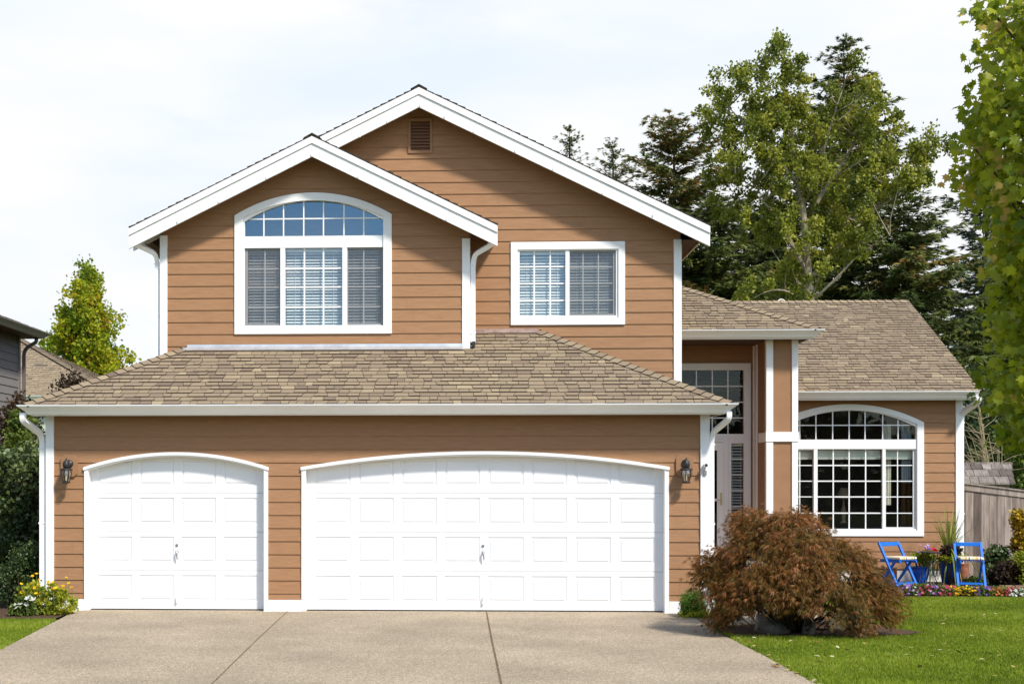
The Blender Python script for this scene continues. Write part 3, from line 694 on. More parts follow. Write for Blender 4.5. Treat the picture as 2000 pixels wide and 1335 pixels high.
# main gable slider
mb = MB(); mb.ring([(.668,4.10),(.668,5.335),(2.360,5.335),(2.360,4.10)], [(.768,4.205),(.768,5.222),(2.262,5.222),(2.262,4.205)], MY-.035, MY+.06)
mw = mb.build('window', M_WHITE, H, bevel=.003)
fr = MB(); fr.ring([(.760,4.197),(.760,5.230),(2.270,5.230),(2.270,4.197)], [(.80,4.238),(.80,5.208),(2.228,5.208),(2.228,4.238)], MY-.006, MY+.07); fr.box(1.482,1.540,MY-.008,MY+.07,4.238,5.208); fr.build('frame', M_VINYL, mw)
for a, b in ((.80,1.482),(1.54,2.228)):
    g = MB(); g.quad((a,MY+.046,4.238),(b,MY+.046,4.238),(b,MY+.046,5.208),(a,MY+.046,5.208)); g.build('pane', M_GLASSMD, mw)
g = MB(); grille(g, .80,1.482,4.238,5.208,[1.02,1.258],[4.472,4.723,4.975],MY+.031,.021); grille(g, 1.54,2.228,4.238,5.208,[1.745,1.972],[4.472,4.723,4.965],MY+.031,.016); g.build('grille', M_VINYL, mw)
sm = MB(); sm.ring([(1.54,4.238),(1.54,5.208),(2.228,5.208),(2.228,4.238)], [(1.551,4.268),(1.551,5.178),(2.188,5.178),(2.188,4.268)], MY+.02, MY+.042); sm.build('sash', M_SASH, mw)
g = MB(); g.quad((1.54,MY+.018,4.238),(2.228,MY+.018,4.238),(2.228,MY+.018,5.208),(1.54,MY+.018,5.208)); g.build('screen', M_SCREEN, mw)
blind(mw, .805,1.478,4.245,5.205,MY+.11,.043,46,5); blind(mw, 1.545,2.224,4.245,5.205,MY+.11,.043,46,6)
room(.3,2.8,MY+.09,5.5,4.0,5.45)
# gable vent
mb = MB(); mb.ring([(-.862,6.675),(-.862,7.195),(-.500,7.195),(-.500,6.675)], [(-.825,6.715),(-.825,7.155),(-.537,7.155),(-.537,6.715)], MY-.032, MY+.03); gv = mb.build('gable_vent', M_SMOOTH, H, bevel=.003)
M_LOUV = pm('louver_paint', (0.22,0.105,0.06), .7, .2)
mb = MB()
for k in range(9):
    z = 6.72+k*.0485; mb.add([(-.825,MY-.018,z),(-.537,MY-.018,z),(-.537,MY+.028,z+.05),(-.825,MY+.028,z+.05),(-.825,MY-.018,z-.008),(-.537,MY-.018,z-.008)], [[0,1,2,3],[4,5,1,0]])
mb.build('louver', M_LOUV, gv)
mb = MB(); mb.box(-.84,-.52,MY+.04,MY+.05,6.69,7.18); mb.build('backing', M_BLACK, gv)

# --- entry porch
EY, PY, WY = 5.90, 4.80, 6.60
mb = MB(); siding(mb, (0,EY), (1,0), (0,-1), courses(.3, 4.2, 2.640, .178), ivals(lambda z: (3.19, 5.12), [open_rect(3.3,4.90,2.52,3.78), open_rect(3.45,4.58,.3,2.52), open_rect(4.60,4.88,.55,2.47)]), [2.52,3.78,.55,2.47], seed=51, joints=False); mb.build('wall', M_SIDE, H)
mb = MB(); mb.ring([(3.20,2.55),(3.20,3.83),(4.95,3.83),(4.95,2.55)], [(3.22,2.60),(3.22,3.71),(4.83,3.71),(4.83,2.60)], EY-.035, EY+.06); ew = mb.build('window', M_WHITE, H, bevel=.003)
g = MB(); g.quad((3.22,EY+.04,2.60),(4.83,EY+.04,2.60),(4.83,EY+.04,3.71),(3.22,EY+.04,3.71)); g.build('pane', M_GLASSLO, ew)
g = MB(); grille(g, 3.22,4.83,2.60,3.71,[3.49,3.755,4.02,4.295,4.565],[2.88,3.155,3.432],EY+.026,.02); g.build('grille', M_VINYL, ew)
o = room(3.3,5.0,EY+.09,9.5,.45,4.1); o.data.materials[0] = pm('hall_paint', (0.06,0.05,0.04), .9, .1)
# door, frame, sidelight
mb = MB(); mb.box(3.36,3.50,EY-.035,EY+.06,.42,2.55); mb.box(4.475,4.565,EY-.035,EY+.06,.42,2.55); mb.box(3.50,4.475,EY-.033,EY+.06,2.455,2.55); mb.box(3.50,4.475,EY-.05,EY-.033,2.47,2.51); dfr = mb.build('door_frame', M_WHITE, H, bevel=.003)
mb = MB(); mb.ring([(3.50,.46),(3.50,2.45),(4.475,2.45),(4.475,.46)], [(3.62,.60),(3.62,2.315),(4.372,2.315),(4.372,.60)], EY-.015, EY+.025); mb.box(3.62,4.372,EY-.014,EY+.024,1.43,1.475); fd = mb.build('front_door', M_WHITE, H, bevel=.004)
for a, b in ((.60,1.43),(1.475,2.315)):
    g = MB(); g.quad((3.62,EY+.005,a),(4.372,EY+.005,a),(4.372,EY+.005,b),(3.62,EY+.005,b)); g.build('pane', M_GLASSLO, fd)
mb = MB(); mb.box(4.427,4.452,EY-.028,EY-.015,1.36,1.58); mb.build('escutcheon', M_BRASS, fd)
mb = MB(); mb.tube([(4.44,EY-.03,1.455),(4.44,EY-.065,1.455),(4.36,EY-.07,1.45)], .009, 6); mb.build('handle', M_BRASS, fd)
mb = MB(); mb.ring([(4.567,.52),(4.567,2.55),(4.95,2.55),(4.95,.52)], [(4.615,.62),(4.615,2.435),(4.83,2.435),(4.83,.62)], EY-.034, EY+.06); swn = mb.build('window', M_WHITE, H, bevel=.003)
g = MB(); g.quad((4.615,EY+.04,.62),(4.83,EY+.04,.62),(4.83,EY+.04,2.435),(4.615,EY+.04,2.435)); g.build('pane', M_GLASSLO, swn)
g = MB(); grille(g, 4.615,4.83,.62,2.435,[],[1.05,1.335,1.615,1.89,2.165],EY+.026,.016); g.box(4.615,4.62,EY+.025,EY+.036,.62,2.435); g.build('grille', M_VINYL, swn)
blind(swn, 4.62,4.825,.63,2.43,EY+.10,.05,30,8)
# square porch pier with white corner boards and band
mb = MB(); mb.box(5.02,5.50,PY,WY-.02,.0,4.14); mb.build('porch_pier', M_SMOOTH, H)
for b in ((4.995,5.110,PY-.025,PY+.09),(5.418,5.520,PY-.025,PY+.09),(4.995,5.02,5.60,5.715)): corner(b[0],b[1],b[2],b[3],.0,4.13)
mb = MB(); mb.box(4.985,5.53,PY-.038,PY+.6,2.435,2.595); mb.build('band_board', M_WHITE, H, bevel=.004)
mb = MB(); mb.box(4.985,5.10,EY-.03,EY-.0,.3,4.13); mb.build('corner_trim', M_WHITE, H, bevel=.004)
mb = MB(); mb.box(3.25,5.0,3.35,EY,.0,.44); mb.box(3.25,5.0,3.0,3.35,.0,.29); mb.box(3.25,5.0,2.65,3.0,.0,.145); mb.build('porch_step', pm('concrete',(0.42,0.38,0.33),.9,.2,var=.15,vscale=6,bump=.3,bscale=60), H)
# entry roof
ez, ey, ex1 = 4.262, 4.37, 5.78
c2 = math.sqrt(1+.485**2)
mb = MB(); shingles(mb, (3.19,ey,ez), (1,0,0), (0,1/c2,.485/c2), [(0,0),(ex1-3.19,0),(0,(ex1-3.19)*c2)], seed=61, mean=.47)
shingles(mb, (ex1,ey,ez), (0,1,0), (-1/c2,0,.485/c2), [(0,0),(3.7,0),(6.2,2.6*c2),(2.6,2.6*c2)], seed=62, mean=.47); er = mb.build('roof', M_SHIN, H)
mb = MB(); a = .7071; caps(mb, (ex1,ey,ez), (3.19,ey+ex1-3.19,ez+.485*(ex1-3.19)), (-a,-a,-.33), (a,a,-.33), w=.12, seed=63); mb.build('hip_cap', M_SHIN, er)
mb = MB(); sweep_gutter(mb, [(3.20,4.46),(ex1-.09,4.46),(ex1-.09,7.9)], 4.13, 1); mb.build('gutter', M_GUT, H)
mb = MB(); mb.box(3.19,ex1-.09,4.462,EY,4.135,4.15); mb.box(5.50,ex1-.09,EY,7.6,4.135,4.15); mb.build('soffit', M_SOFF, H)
mb = MB(); mb.box(3.19,ex1-.09,4.462,4.48,4.11,4.26); mb.build('fascia', M_WHITE, H)

# --- right wing
mb = MB(); ww = arch(5.555, 8.085, 2.82, 3.115)
siding(mb, (0,WY), (1,0), (0,-1), courses(.22, 3.26, 2.990, .1755), ivals(lambda z: (5.50, 8.79), [open_arch(ww, .84)]), [.84,2.82,2.86,2.9,2.94,2.98,3.02,3.06,3.09,3.115], seed=71); mb.build('wall', M_SIDE, H)
mb = MB(); siding(mb, (8.79,WY), (0,1), (1,0), courses(.22, 5.4, 2.990, .1755), ivals(lambda z: (0,7.6) if z < 3.26 else (max(0,(z-3.26)/.485), min(7.6, 7.6-(z-3.26)/.485)), []), [3.26], seed=72, joints=False); mb.build('wall', M_SIDE, H)
mb = MB(); mb.box(5.5,8.76,WY+.01,WY+.1,-.05,.22); mb.box(8.68,8.77,WY+.1,14,-.05,.22); mb.build('foundation', pm('painted_concrete',(0.72,0.70,0.67),.8,.2,var=.1,vscale=5), H)
corner(8.68,8.80, WY-.03, WY+.09, .2, 3.26)
wwin = arched_window(WY, 5.515, 8.125, .80, 2.82, 3.150, .12, 5.675, 7.990, 2.52, 2.745, 3.035,
    [5.96,6.245,6.54,6.83,7.11,7.42,7.69], .03, .93, 2.35, (6.20,6.265), (7.405,7.46), [5.96],[6.55,6.83,7.12],[7.68],[1.21,1.50,1.78,2.06], M_GLASSLO, False, None)
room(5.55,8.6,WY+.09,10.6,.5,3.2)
m_ = MB(); m_.box(5.68,6.195,WY+.11,WY+.15,2.17,2.34); m_.box(6.27,7.40,WY+.11,WY+.15,2.17,2.34); m_.box(7.465,7.985,WY+.11,WY+.15,2.17,2.34)
for k in range(3): m_.box(5.68,7.985,WY+.10,WY+.11,2.19+k*.045,2.192+k*.045)
m_.build('blind', pm('blind_stack',(0.72,0.72,0.64),.7), wwin)
def drape(x0, x1, z0, z1, y, mat, n=30, amp=.02, fr=9, sl=0):
    m2 = MB()
    for i in range(n):
        a, b = i/n, (i+1)/n; f = lambda t: y+amp*math.sin(t*fr*2)
        m2.quad((x0+(x1-x0)*a+sl,f(a),z0),(x0+(x1-x0)*b+sl,f(b),z0),(x0+(x1-x0)*b,f(b),z1),(x0+(x1-x0)*a,f(a),z1))
    m2.build('curtain', mat, wwin)
drape(7.50,7.62,1.35,2.80,WY+.25,M_CURT); drape(7.80,7.98,1.75,2.9,WY+.22,M_CURTB,fr=14,amp=.025); drape(7.82,8.05,.6,2.75,WY+.3,M_CURTD,fr=8)
# lamp standing on a table in the room is only a dim shape: a shade
m_ = MB(); m_.lathe([(.06,.2),(.16,0),(.15,0),(.055,.2)],7.05,7.9,1.45,20); m_.lathe([(.07,0),(.03,.04),(.05,.2),(.02,.35),(.02,.5)],7.05,7.9,1.0,14); m_.build('lamp', pm('lamp_shade',(0.35,0.27,0.18),.9), wwin)
# wing roof
wy0, wyr = 6.17, 10.40; wz0 = 3.345; sw = (5.43-wz0)/(wyr-wy0); c3 = math.sqrt(1+sw*sw)
mb = MB(); shingles(mb, (3.2,wy0,wz0), (1,0,0), (0,1/c3,sw/c3), [(0,0),(8.99-3.2,0),(8.99-3.2,(wyr-wy0)*c3),(0,(wyr-wy0)*c3)], seed=81, mean=.44)
shingles(mb, (8.99,2*wyr-wy0,wz0), (-1,0,0), (0,-1/c3,sw/c3), [(0,0),(5.79,0),(5.79,(wyr-wy0)*c3),(0,(wyr-wy0)*c3)], seed=82, mean=.44)
mb.add([(8.985,wy0,wz0-.01),(8.985,wyr,5.42),(8.985,2*wyr-wy0,wz0-.01),(8.985,2*wyr-wy0,wz0-.06),(8.985,wyr,5.37),(8.985,wy0,wz0-.06)], [[0,1,4,5],[1,2,3,4]], .1)
wr = mb.build('roof', M_SHIN, H)
mb = MB(); caps(mb, (3.4,wyr,5.43), (8.98,wyr,5.43), (0,-1/c3,-sw/c3), (0,1/c3,-sw/c3), seed=83); mb.build('ridge_cap', M_SHIN, wr)
mb = MB(); sweep_gutter(mb, [(5.54,6.24),(8.93,6.24)], 3.222, 1); mb.build('gutter', M_GUT, H)
mb = MB()
for y0_, y1_, z0_, z1_ in ((6.22,wyr,wz0,5.43),(wyr,2*wyr-6.22,5.43,wz0)):
    mb.add([(8.93,y0_,z0_-.20),(8.93,y1_,z1_-.20),(8.93,y1_,z1_-.02),(8.93,y0_,z0_-.02),(8.96,y0_,z0_-.20),(8.96,y1_,z1_-.20),(8.96,y1_,z1_-.02),(8.96,y0_,z0_-.02)], [[0,1,2,3],[4,5,6,7],[0,1,5,4],[3,2,6,7],[0,3,7,4],[1,2,6,5]])
mb.build('rake_board', M_WHITE, H)
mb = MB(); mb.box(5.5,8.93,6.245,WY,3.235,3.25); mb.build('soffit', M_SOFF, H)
mb = MB(); mb.box(5.5,8.93,6.242,6.258,3.20,3.35); mb.build('fascia', M_WHITE, H)
# foundation vent
mb = MB(); mb.ring([(7.24,.02),(7.24,.25),(7.66,.25),(7.66,.02)],[(7.27,.05),(7.27,.22),(7.63,.22),(7.63,.05)],WY-.02,WY+.012); fv = mb.build('foundation_vent', M_SOFF, H)
mb = MB()
for k in range(5): z = .055+k*.034; mb.quad((7.27,WY-.012,z),(7.63,WY-.012,z),(7.63,WY+.008,z+.028),(7.27,WY+.008,z+.028))
mb.build('louver', M_SOFF, fv)
# roof vent hoop behind the ridge
mb = MB(); p = at(1526, 592, 11.2); mb.tube([(p[0]-.16+.32*i/12, 11.2, p[2]-.08+.16*math.sin(math.pi*i/12)) for i in range(13)], .015, 6); mb.build('roof_hoop', M_CURT, H)

# --- wall lanterns on octagonal mounting blocks, and the camera
def lantern(x, z):
    mb = MB(); c = .05; w, h = .118, .15
    mb.prism_y([(-w+c,-h),(w-c,-h),(w,-h+c),(w,h-c),(w-c,h),(-w+c,h),(-w,h-c),(-w,-h+c)], -.04, .0)
    m = mb.build('wall_lantern', M_SMOOTH, H, local=True, bevel=.004); m.location = (x, 0, z)
    mb = MB()
    mb.lathe([(0,0),(.055,0),(.05,.02),(.02,.035),(0,.035)],0,0,0,20); mb.v = [(a+.008, -.04-zz, b+.03) for a, b, zz in mb.v]
    mb.tube([(0.008,-.07,.03),(0.0,-.13,.045),(0,-.17,.03),(0,-.175,.0)], .012, 8)
    mb.lathe([(.004,.105),(.012,.095),(.006,.08),(.03,.07),(.045,.045),(.05,.02),(.046,-.01),(.035,-.025),(.085,-.045),(.088,-.06),(.07,-.066),(0,-.068)],0,-.175,0,18)
    for k in range(6):
        a = 2*math.pi*k/6+.26; q = [(.066,-.066),(.07,-.11),(.058,-.17),(.04,-.215)]
        mb.tube([(r*math.cos(a), -.175+r*math.sin(a), zz) for r, zz in q], .0055, 5)
    mb.lathe([(.043,-.21),(.058,-.222),(.055,-.236),(.0,-.24)],0,-.175,0,18)
    mb.build('lantern_body', M_BLACK, m, local=True, smooth=False)
    mb = MB(); mb.lathe([(.060,-.068),(.064,-.11),(.052,-.17),(.036,-.21)],0,-.175,0,12); mb.build('lantern_glass', M_LGLASS, m, local=True)
    mb = MB(); mb.lathe([(.0,-.20),(.013,-.20),(.013,-.15),(.02,-.125),(.012,-.10),(0,-.095)],0,-.175,0,12); mb.build('bulb', pm('bulb',(0.8,0.72,0.55),.3), m, local=True)
    return m
ORG['dummy'] = (0,0,0)
lantern(-5.452, 1.985); lantern(2.945, 1.985)
mb = MB(); mb.tube([(3.215,-.036,1.93),(3.215,-.06,1.93)], .022, 10); mb.tube([(3.215,-.06,1.93),(3.212,-.075,1.965)], .012, 8); mb.tube([(3.212,-.05,1.985),(3.214,-.15,1.99)], .028, 14)
sc_ = mb.build('security_camera', M_VINYL, H)
mb = MB(); mb.tube([(3.214,-.15,1.99),(3.214,-.155,1.99)], .021, 14); mb.build('lens', M_BLACK, sc_)
mb = MB(); mb.box(3.195,3.235,-.06,-.036,1.86,1.915); mb.build('sensor', M_STEEL, sc_)
# ------------------------------------------------------------------ neighbouring houses
M_GREY = pm('grey_siding', (0.235,0.215,0.20), .7, .2, var=.08, vscale=3, bump=.25, bscale=9, stretch=(3,3,26))
M_GTRIM = pm('taupe_trim', (0.42,0.38,0.33), .6, .25, var=.06, vscale=3)
M_PALE = pm('pale_green_siding', (0.50,0.56,0.42), .7, .2)
NH = empty('neighbour_house', 'grey sided house at the left edge with a taupe gutter', 'house', (-13.0, 6.0, 0))
mb = MB(); siding(mb, (-9.86,0), (0,1), (1,0), courses(.1,4.98,.1,.178), ivals(lambda z: (0,12.1), []), seed=91); mb.build('wall', M_GREY, NH)
mb = MB(); siding(mb, (-16.5,0), (1,0), (0,-1), courses(.1,4.98,.1,.178), ivals(lambda z: (0,6.64), []), seed=92); mb.build('wall', M_GREY, NH)
mb = MB(); mb.box(-16.5,-9.9,12.05,12.1,0,4.98); mb.build('wall', M_GREY, NH)
mb = MB(); mb.box(-9.88,-9.83,12.0,12.13,.1,4.98); mb.build('corner_trim', pm('grey_trim',(0.22,0.20,0.19),.6), NH)
mb = MB(); hw = 3.85; k = .38; c5 = math.sqrt(1+k*k)
for sx in (-1, 1):
    xe = -13.18+sx*hw
    if sx > 0: shingles(mb, (xe,-.4,5.08), (0,1,0), (-1/c5,0,k/c5), [(0,0),(12.9,0),(12.9-2.4,2.4*c5),(12.9-2.4,hw*c5),(0,hw*c5)][:2]+[(12.9-hw,hw*c5),(hw,hw*c5)], seed=93)
    else: shingles(mb, (xe,12.5,5.08), (0,-1,0), (1/c5,0,k/c5), [(0,0),(12.9,0),(12.9-hw,hw*c5),(hw,hw*c5)], seed=94)
shingles(mb, (-13.18-hw,-.4,5.08), (1,0,0), (0,1/c5,k/c5), [(0,0),(2*hw,0),(hw,hw*c5)], seed=95); shingles(mb, (-13.18+hw,12.5,5.08), (-1,0,0), (0,-1/c5,k/c5), [(0,0),(2*hw,0),(hw,hw*c5)], seed=96)
mb.build('roof', M_SHIN, NH)
mb = MB(); sweep_gutter(mb, [(-16.9,-.33),(-9.44,-.33),(-9.44,12.42),(-16.9,12.42)], 4.95, 1); mb.build('gutter', M_GTRIM, NH)
mb = MB(); mb.box(-16.9,-9.44,-.33,12.42,4.955,4.975); mb.build('soffit', M_SOFF, NH)
mb = MB(); mb.tube(bez([(-9.5,12.2,4.95),(-9.5,12.2,4.86),(-9.78,12.2,4.70),(-9.78,12.2,.1)]), .07, sect=RECT, up=(0,1,0)); mb.build('downspout', pm('brown_pipe',(0.16,0.13,0.12),.5), NH)

NB = empty('neighbour_house', 'distant tan roofed house with pale green walls beyond the garage roof', 'house', (-16.0, 29.0, 0))
hx, hy, hz = -10.75, 25.0, 4.42; kk = .50; c6 = math.sqrt(1+kk*kk)
mb = MB(); shingles(mb, (-22,hy,hz), (1,0,0), (0,1/c6,kk/c6), [(0,0),(hx+22,0),(hx+22-4.6,4.6*c6),(0,4.6*c6)], seed=97, mean=.6, e=.16)
shingles(mb, (hx,hy,hz), (0,1,0), (-1/c6,0,kk/c6), [(0,0),(9.2,0),(4.6,4.6*c6)], seed=98); rf = mb.build('roof', M_SHIN, NB)
mb = MB(); caps(mb, (hx,hy,hz), (hx-4.6,hy+4.6,hz+2.3), (-.7,-.7,0), (.7,.7,0), w=.14, seed=99); mb.build('hip_cap', M_SHIN, rf)
mb = MB(); sweep_gutter(mb, [(-22,hy+.05),(hx-.08,hy+.05),(hx-.08,34)], hz-.13, 1); mb.build('gutter', M_GUT, NB)
mb = MB(); siding(mb, (-22,hy+.55), (1,0), (0,-1), courses(0,hz-.1,0,.2), ivals(lambda z: (0,hx+22-.6), []), seed=100); mb.build('wall', M_PALE, NB)
mb = MB(); mb.box(-22,hx-.6,hy+.6,34,0,hz-.1); mb.build('wall', M_PALE, NB)
p = at(34,752,26.2); mb = MB(); mb.lathe([(.17,-.1),(.14,.02),(.05,.06),(.045,.42),(0,.42)], p[0], p[1], p[2], 12); mb.build('vent_pipe', M_BLACK, NB)
p = at(82,718,27.4); mb = MB(); mb.box(p[0]-.16,p[0]+.16,p[1]-.18,p[1]+.3,p[2]-.12,p[2]+.06); mb.box(p[0]-.2,p[0]+.2,p[1]-.2,p[1]+.3,p[2]+.06,p[2]+.09); mb.build('roof_vent', pm('vent_metal',(0.14,0.13,0.12),.6), NB)

# ------------------------------------------------------------------ fence and shed
M_FENCE = pm('weathered_board', (0,0,0), .9, .1, tone=[(0,(0.13,0.10,0.085)),(.5,(0.25,0.20,0.165)),(1,(0.36,0.30,0.25))], var=.35, vscale=3, bump=.5, bscale=12, stretch=(6,6,.8))
FN = empty('fence', 'weathered grey board fence running right from the wing corner', 'fence', (10.8, 7.5, 0))
rg = random.Random(6); x = 8.86; mb = MB()
ft = lambda x: 1.72-.125*(x-9.15)
while x < 13.4:
    w = rg.choice((.13,.14,.15)); z = ft(x+w/2)-.10; y = 7.5+rg.uniform(-.006,.006)
    mb.box(x+.003, x+w-.003, y-.011, y+.011, -.03, z, rg.random()); x += w
mb.build('boards', M_FENCE, FN)
for a, b, y0, y1 in ((.11,.0,7.465,7.535),(-.004,-.03,7.44,7.56)):
    mb = MB(); P = [(8.86,y0,ft(8.86)-a),(13.4,y0,ft(13.4)-a),(13.4,y0,ft(13.4)-b),(8.86,y0,ft(8.86)-b)]; Q = [(q[0],y1,q[2]) for q in P]
    mb.add(P+Q, [[0,1,2,3],[7,6,5,4],[0,4,5,1],[1,5,6,2],[2,6,7,3],[3,7,4,0]], .75); mb.build('rail', M_FENCE, FN)
M_SHAKE = pm('cedar_shake', (0,0,0), .95, .1, tone=[(0,(0.09,0.075,0.065)),(.5,(0.19,0.16,0.14)),(1,(0.30,0.265,0.23))], var=.3, vscale=6, bump=.6, bscale=25, stretch=(4,1,1))
SH = empty('shed', 'small grey shed with mossy cedar shake roof behind the board fence', 'shed', (10.4, 13.2, 0))
mb = MB(); p0 = at(1880,945,12.0); p1 = at(1984,945,12.0); pr = at(1975,905,12.9)
rg = random.Random(4); n = 3
for k in range(n):
    t0, t1 = k/n, (k+1)/n+.12; x = p0[0]-1.2
    xe0 = p1[0]+(pr[0]-p1[0])*t0; 
    while x < xe0-.05:
        w = min(rg.uniform(.16,.34), xe0-x); z0 = p0[2]-.02+(pr[2]-p0[2]+.02)*t0; z1 = p0[2]+(pr[2]-p0[2])*min(t1,1.02); y0 = 12.0+.9*t0; y1 = 12.0+.9*min(t1,1.02); s = (pr[0]-p1[0])/n*1.0
        mb.add([(x+.006,y0,z0+.05),(x+w-.006,y0,z0+.05),(x+w-.006+s,y1,z1+.012),(x+.006+s,y1,z1+.012),(x+.006,y0,z0+.012),(x+w-.006,y0,z0+.012),(x+w-.006+s,y1,z1),(x+.006+s,y1,z1)],
               [[0,1,2,3],[4,5,1,0],[5,6,2,1],[4,0,3,7]], rg.gauss(.5,.2)); x += w
x = p0[0]-1.2
while x < pr[0]:
    w = min(rg.uniform(.2,.3), pr[0]-x+.01); mb.box(x+.005,x+w-.005,12.84,12.95,pr[2]-.05,pr[2]+.035, rg.gauss(.55,.2)); x += w
mb.build('roof', M_SHAKE, SH)
mb = MB(); mb.box(p0[0]-1.2,p1[0]-.1,12.1,13.9,0,p0[2]); mb.add([(p1[0]-.1,12.1,p0[2]),(p1[0]-.1,12.9,pr[2]),(p1[0]-.1,13.9,p0[2])],[[0,1,2]]); mb.build('wall', M_FENCE, SH)
mb = MB(); mb.quad((p0[0]-1.2,12.95,pr[2]),(pr[0],12.95,pr[2]),(pr[0]+.05,14.0,p0[2]),(p0[0]-1.2,14.0,p0[2])); mb.build('roof', M_SHAKE, SH)

# ------------------------------------------------------------------ garden furniture
M_BLUE = pm('blue_paint', (0.010,0.155,0.62), .4, .4, var=.06, vscale=12)
M_POT = pm('cobalt_glaze', (0.008,0.075,0.40), .15, .5, var=.25, vscale=9, coat=.5)
M_TERRA = pm('terracotta', (0.33,0.13,0.075), .85, .2, var=.2, vscale=14)
M_BRICK = pm('edging_brick', (0.28,0.17,0.115), .9, .15, var=.3, vscale=9, bump=.4, bscale=40)
def cushion_mat():
    m = bpy.data.materials.new('plaid_cushion'); m.use_nodes = True; t = m.node_tree; b = t.nodes['Principled BSDF']; b.inputs['Roughness'].default_value = .9
    c = t.nodes.new('ShaderNodeTexCoord'); s = t.nodes.new('ShaderNodeSeparateXYZ'); t.links.new(c.outputs['Object'], s.inputs[0])
    w = t.nodes.new('ShaderNodeMath'); w.operation = 'MULTIPLY'; w.inputs[1].default_value = 5.6; t.links.new(s.outputs[0], w.inputs[0])
    f = t.nodes.new('ShaderNodeMath'); f.operation = 'FRACT'; t.links.new(w.outputs[0], f.inputs[0])
    r = t.nodes.new('ShaderNodeValToRGB'); r.color_ramp.interpolation = 'CONSTANT'; e = r.color_ramp.elements
    e[0].position = 0; e[0].color = (.72,.62,.40,1); e[1].position = .36; e[1].color = (.72,.40,.09,1)
    for p_, c_ in ((.55,(.78,.74,.60,1)),(.68,(.16,.15,.20,1)),(.80,(.78,.74,.60,1))): q = e.new(p_); q.color = c_
    t.links.new(f.outputs[0], r.inputs[0]); t.links.new(r.outputs[0], b.inputs['Base Color']); return m
M_CUSH = cushion_mat()
SQ = [(-.5,-.5),(.5,-.5),(.5,.5),(-.5,.5)]
def folding_chair(loc, rz, label):
    t = empty('folding_chair', label, 'chair', loc, 'blue folding chairs by the bistro table'); t.rotation_euler = (0,0,rz); w = .215
    for s in (-1,1):
        mb = MB(); mb.tube([(s*w,.24,.73),(s*w,-.20,.0)], .040, sect=SQ, up=(1,0,0)); mb.build('back_post', M_BLUE, t, local=True, bevel=.004)
        mb = MB(); mb.tube([(s*(w-.035),-.10,.41),(s*(w-.035),.24,.0)], .036, sect=SQ, up=(1,0,0)); mb.build('leg', M_BLUE, t, local=True, bevel=.004)
        mb = MB(); mb.box(s*(w-.035)-.014,s*(w-.035)+.014,-.235,.225,.395,.43); mb.build('seat_rail', M_BLUE, t, local=True, bevel=.003)
    mb = MB(); mb.box(-w,w,.205,.245,.665,.73); mb.build('backrest', M_BLUE, t, local=True, bevel=.006)
    mb = MB()
    for k in range(6): y = -.215+k*.078; mb.box(-w+.02,w-.02,y,y+.06,.43,.446)
    mb.build('seat', M_BLUE, t, local=True)
    mb = MB(); mb.box(-w+.03,w-.03,-.185,-.155,.03,.065); mb.build('stretcher', M_BLUE, t, local=True)
    mb = MB(); mb.box(-w+.05,w-.05,.205,.235,.03,.06); mb.build('stretcher', M_BLUE, t, local=True)
    mb = MB(); mb.box(-.19,.19,-.235,.16,.448,.495); mb.build('cushion', M_CUSH, t, local=True, bevel=.016)
    return t
folding_chair((7.385,5.55,.0), R(28), 'blue folding wooden chair with plaid cushion beside the brown laceleaf maple')
folding_chair((8.565,5.50,.0), R(-9), 'blue folding wooden chair with plaid cushion before the terracotta pot and fence')
T = empty('bistro_table', 'small dark round metal table between two blue folding chairs', 'table', (7.96,5.62,0))
mb = MB(); mb.lathe([(0,.55),(.175,.55),(.18,.558),(.178,.572),(0,.574)],7.96,5.62,0,28); mb.build('tabletop', M_BLACK, T)
for k in range(3):
    a = 2*math.pi*k/3+.5; mb = MB(); mb.tube([(7.96+r*math.cos(a),5.62+r*math.sin(a),z) for r, z in ((.15,.55),(.13,.46),(.05,.36),(.035,.28),(.06,.17),(.12,.06),(.155,.0))], .008, 6); mb.build('leg', M_BLACK, T)

# ------------------------------------------------------------------ foliage helpers
def rvec(g, n): return unit(g.normal(size=(n,3)))
def poly_clumps(g, poly, Y, n, yd, holes=(), dense=None):
    """clump centres inside a crown outline, spread in depth"""
    px = [p[0] for p in poly]; py = [p[1] for p in poly]; res = []
    while len(res) < n:
        c = np.column_stack([g.uniform(min(px),max(px),400), g.uniform(min(py),max(py),400)])
        c = c[inpoly(c, poly)]
        for hx_, hy_, hr in holes: c = c[np.hypot(c[:,0]-hx_, c[:,1]-hy_) > hr]
        for q in c:
            t = g.uniform(-1,1); res.append(at(q[0], q[1], Y)); p = res[-1]; res[-1] = (p[0], Y+t*yd, p[2])
    return np.array(res[:n])
def fill_clumps(g, cen, rad, per):
    n = len(cen); q = g.normal(size=(n*per,3))*.5; q = np.where(np.abs(q) > 1.1, q*.6, q)
    return np.repeat(cen, per, 0)+q*np.repeat(rad, per, 0), np.repeat(np.arange(n), per)
def limbs(mb, axes, cen, g, r0=.035, frac=1.0):
    """thin branches from the nearest sensible point of the main limbs to each clump"""
    pts = np.concatenate([np.array([np.array(a[i])+(np.array(a[i+1])-np.array(a[i]))*t for i in range(len(a)-1) for t in np.linspace(0,1,6)]) for a in axes])
    for c in cen:
        if g.random() > frac: continue
        d = pts-c; h = np.hypot(d[:,0], d[:,1]); cost = np.abs(d[:,2]+h*.9)+h*.7
        b = pts[np.argmin(cost)]; m = (b+c)/2+np.array([0,0,-.12*np.linalg.norm(c-b)])+g.normal(0,.06,3)
        L = np.linalg.norm(c-b)
        if L < .3 or L > 1.7: continue
        mb.tube([b, m, c], [min(r0, .012+.010*L), .6*min(r0,.012+.01*L), .006], 5, caps=False)
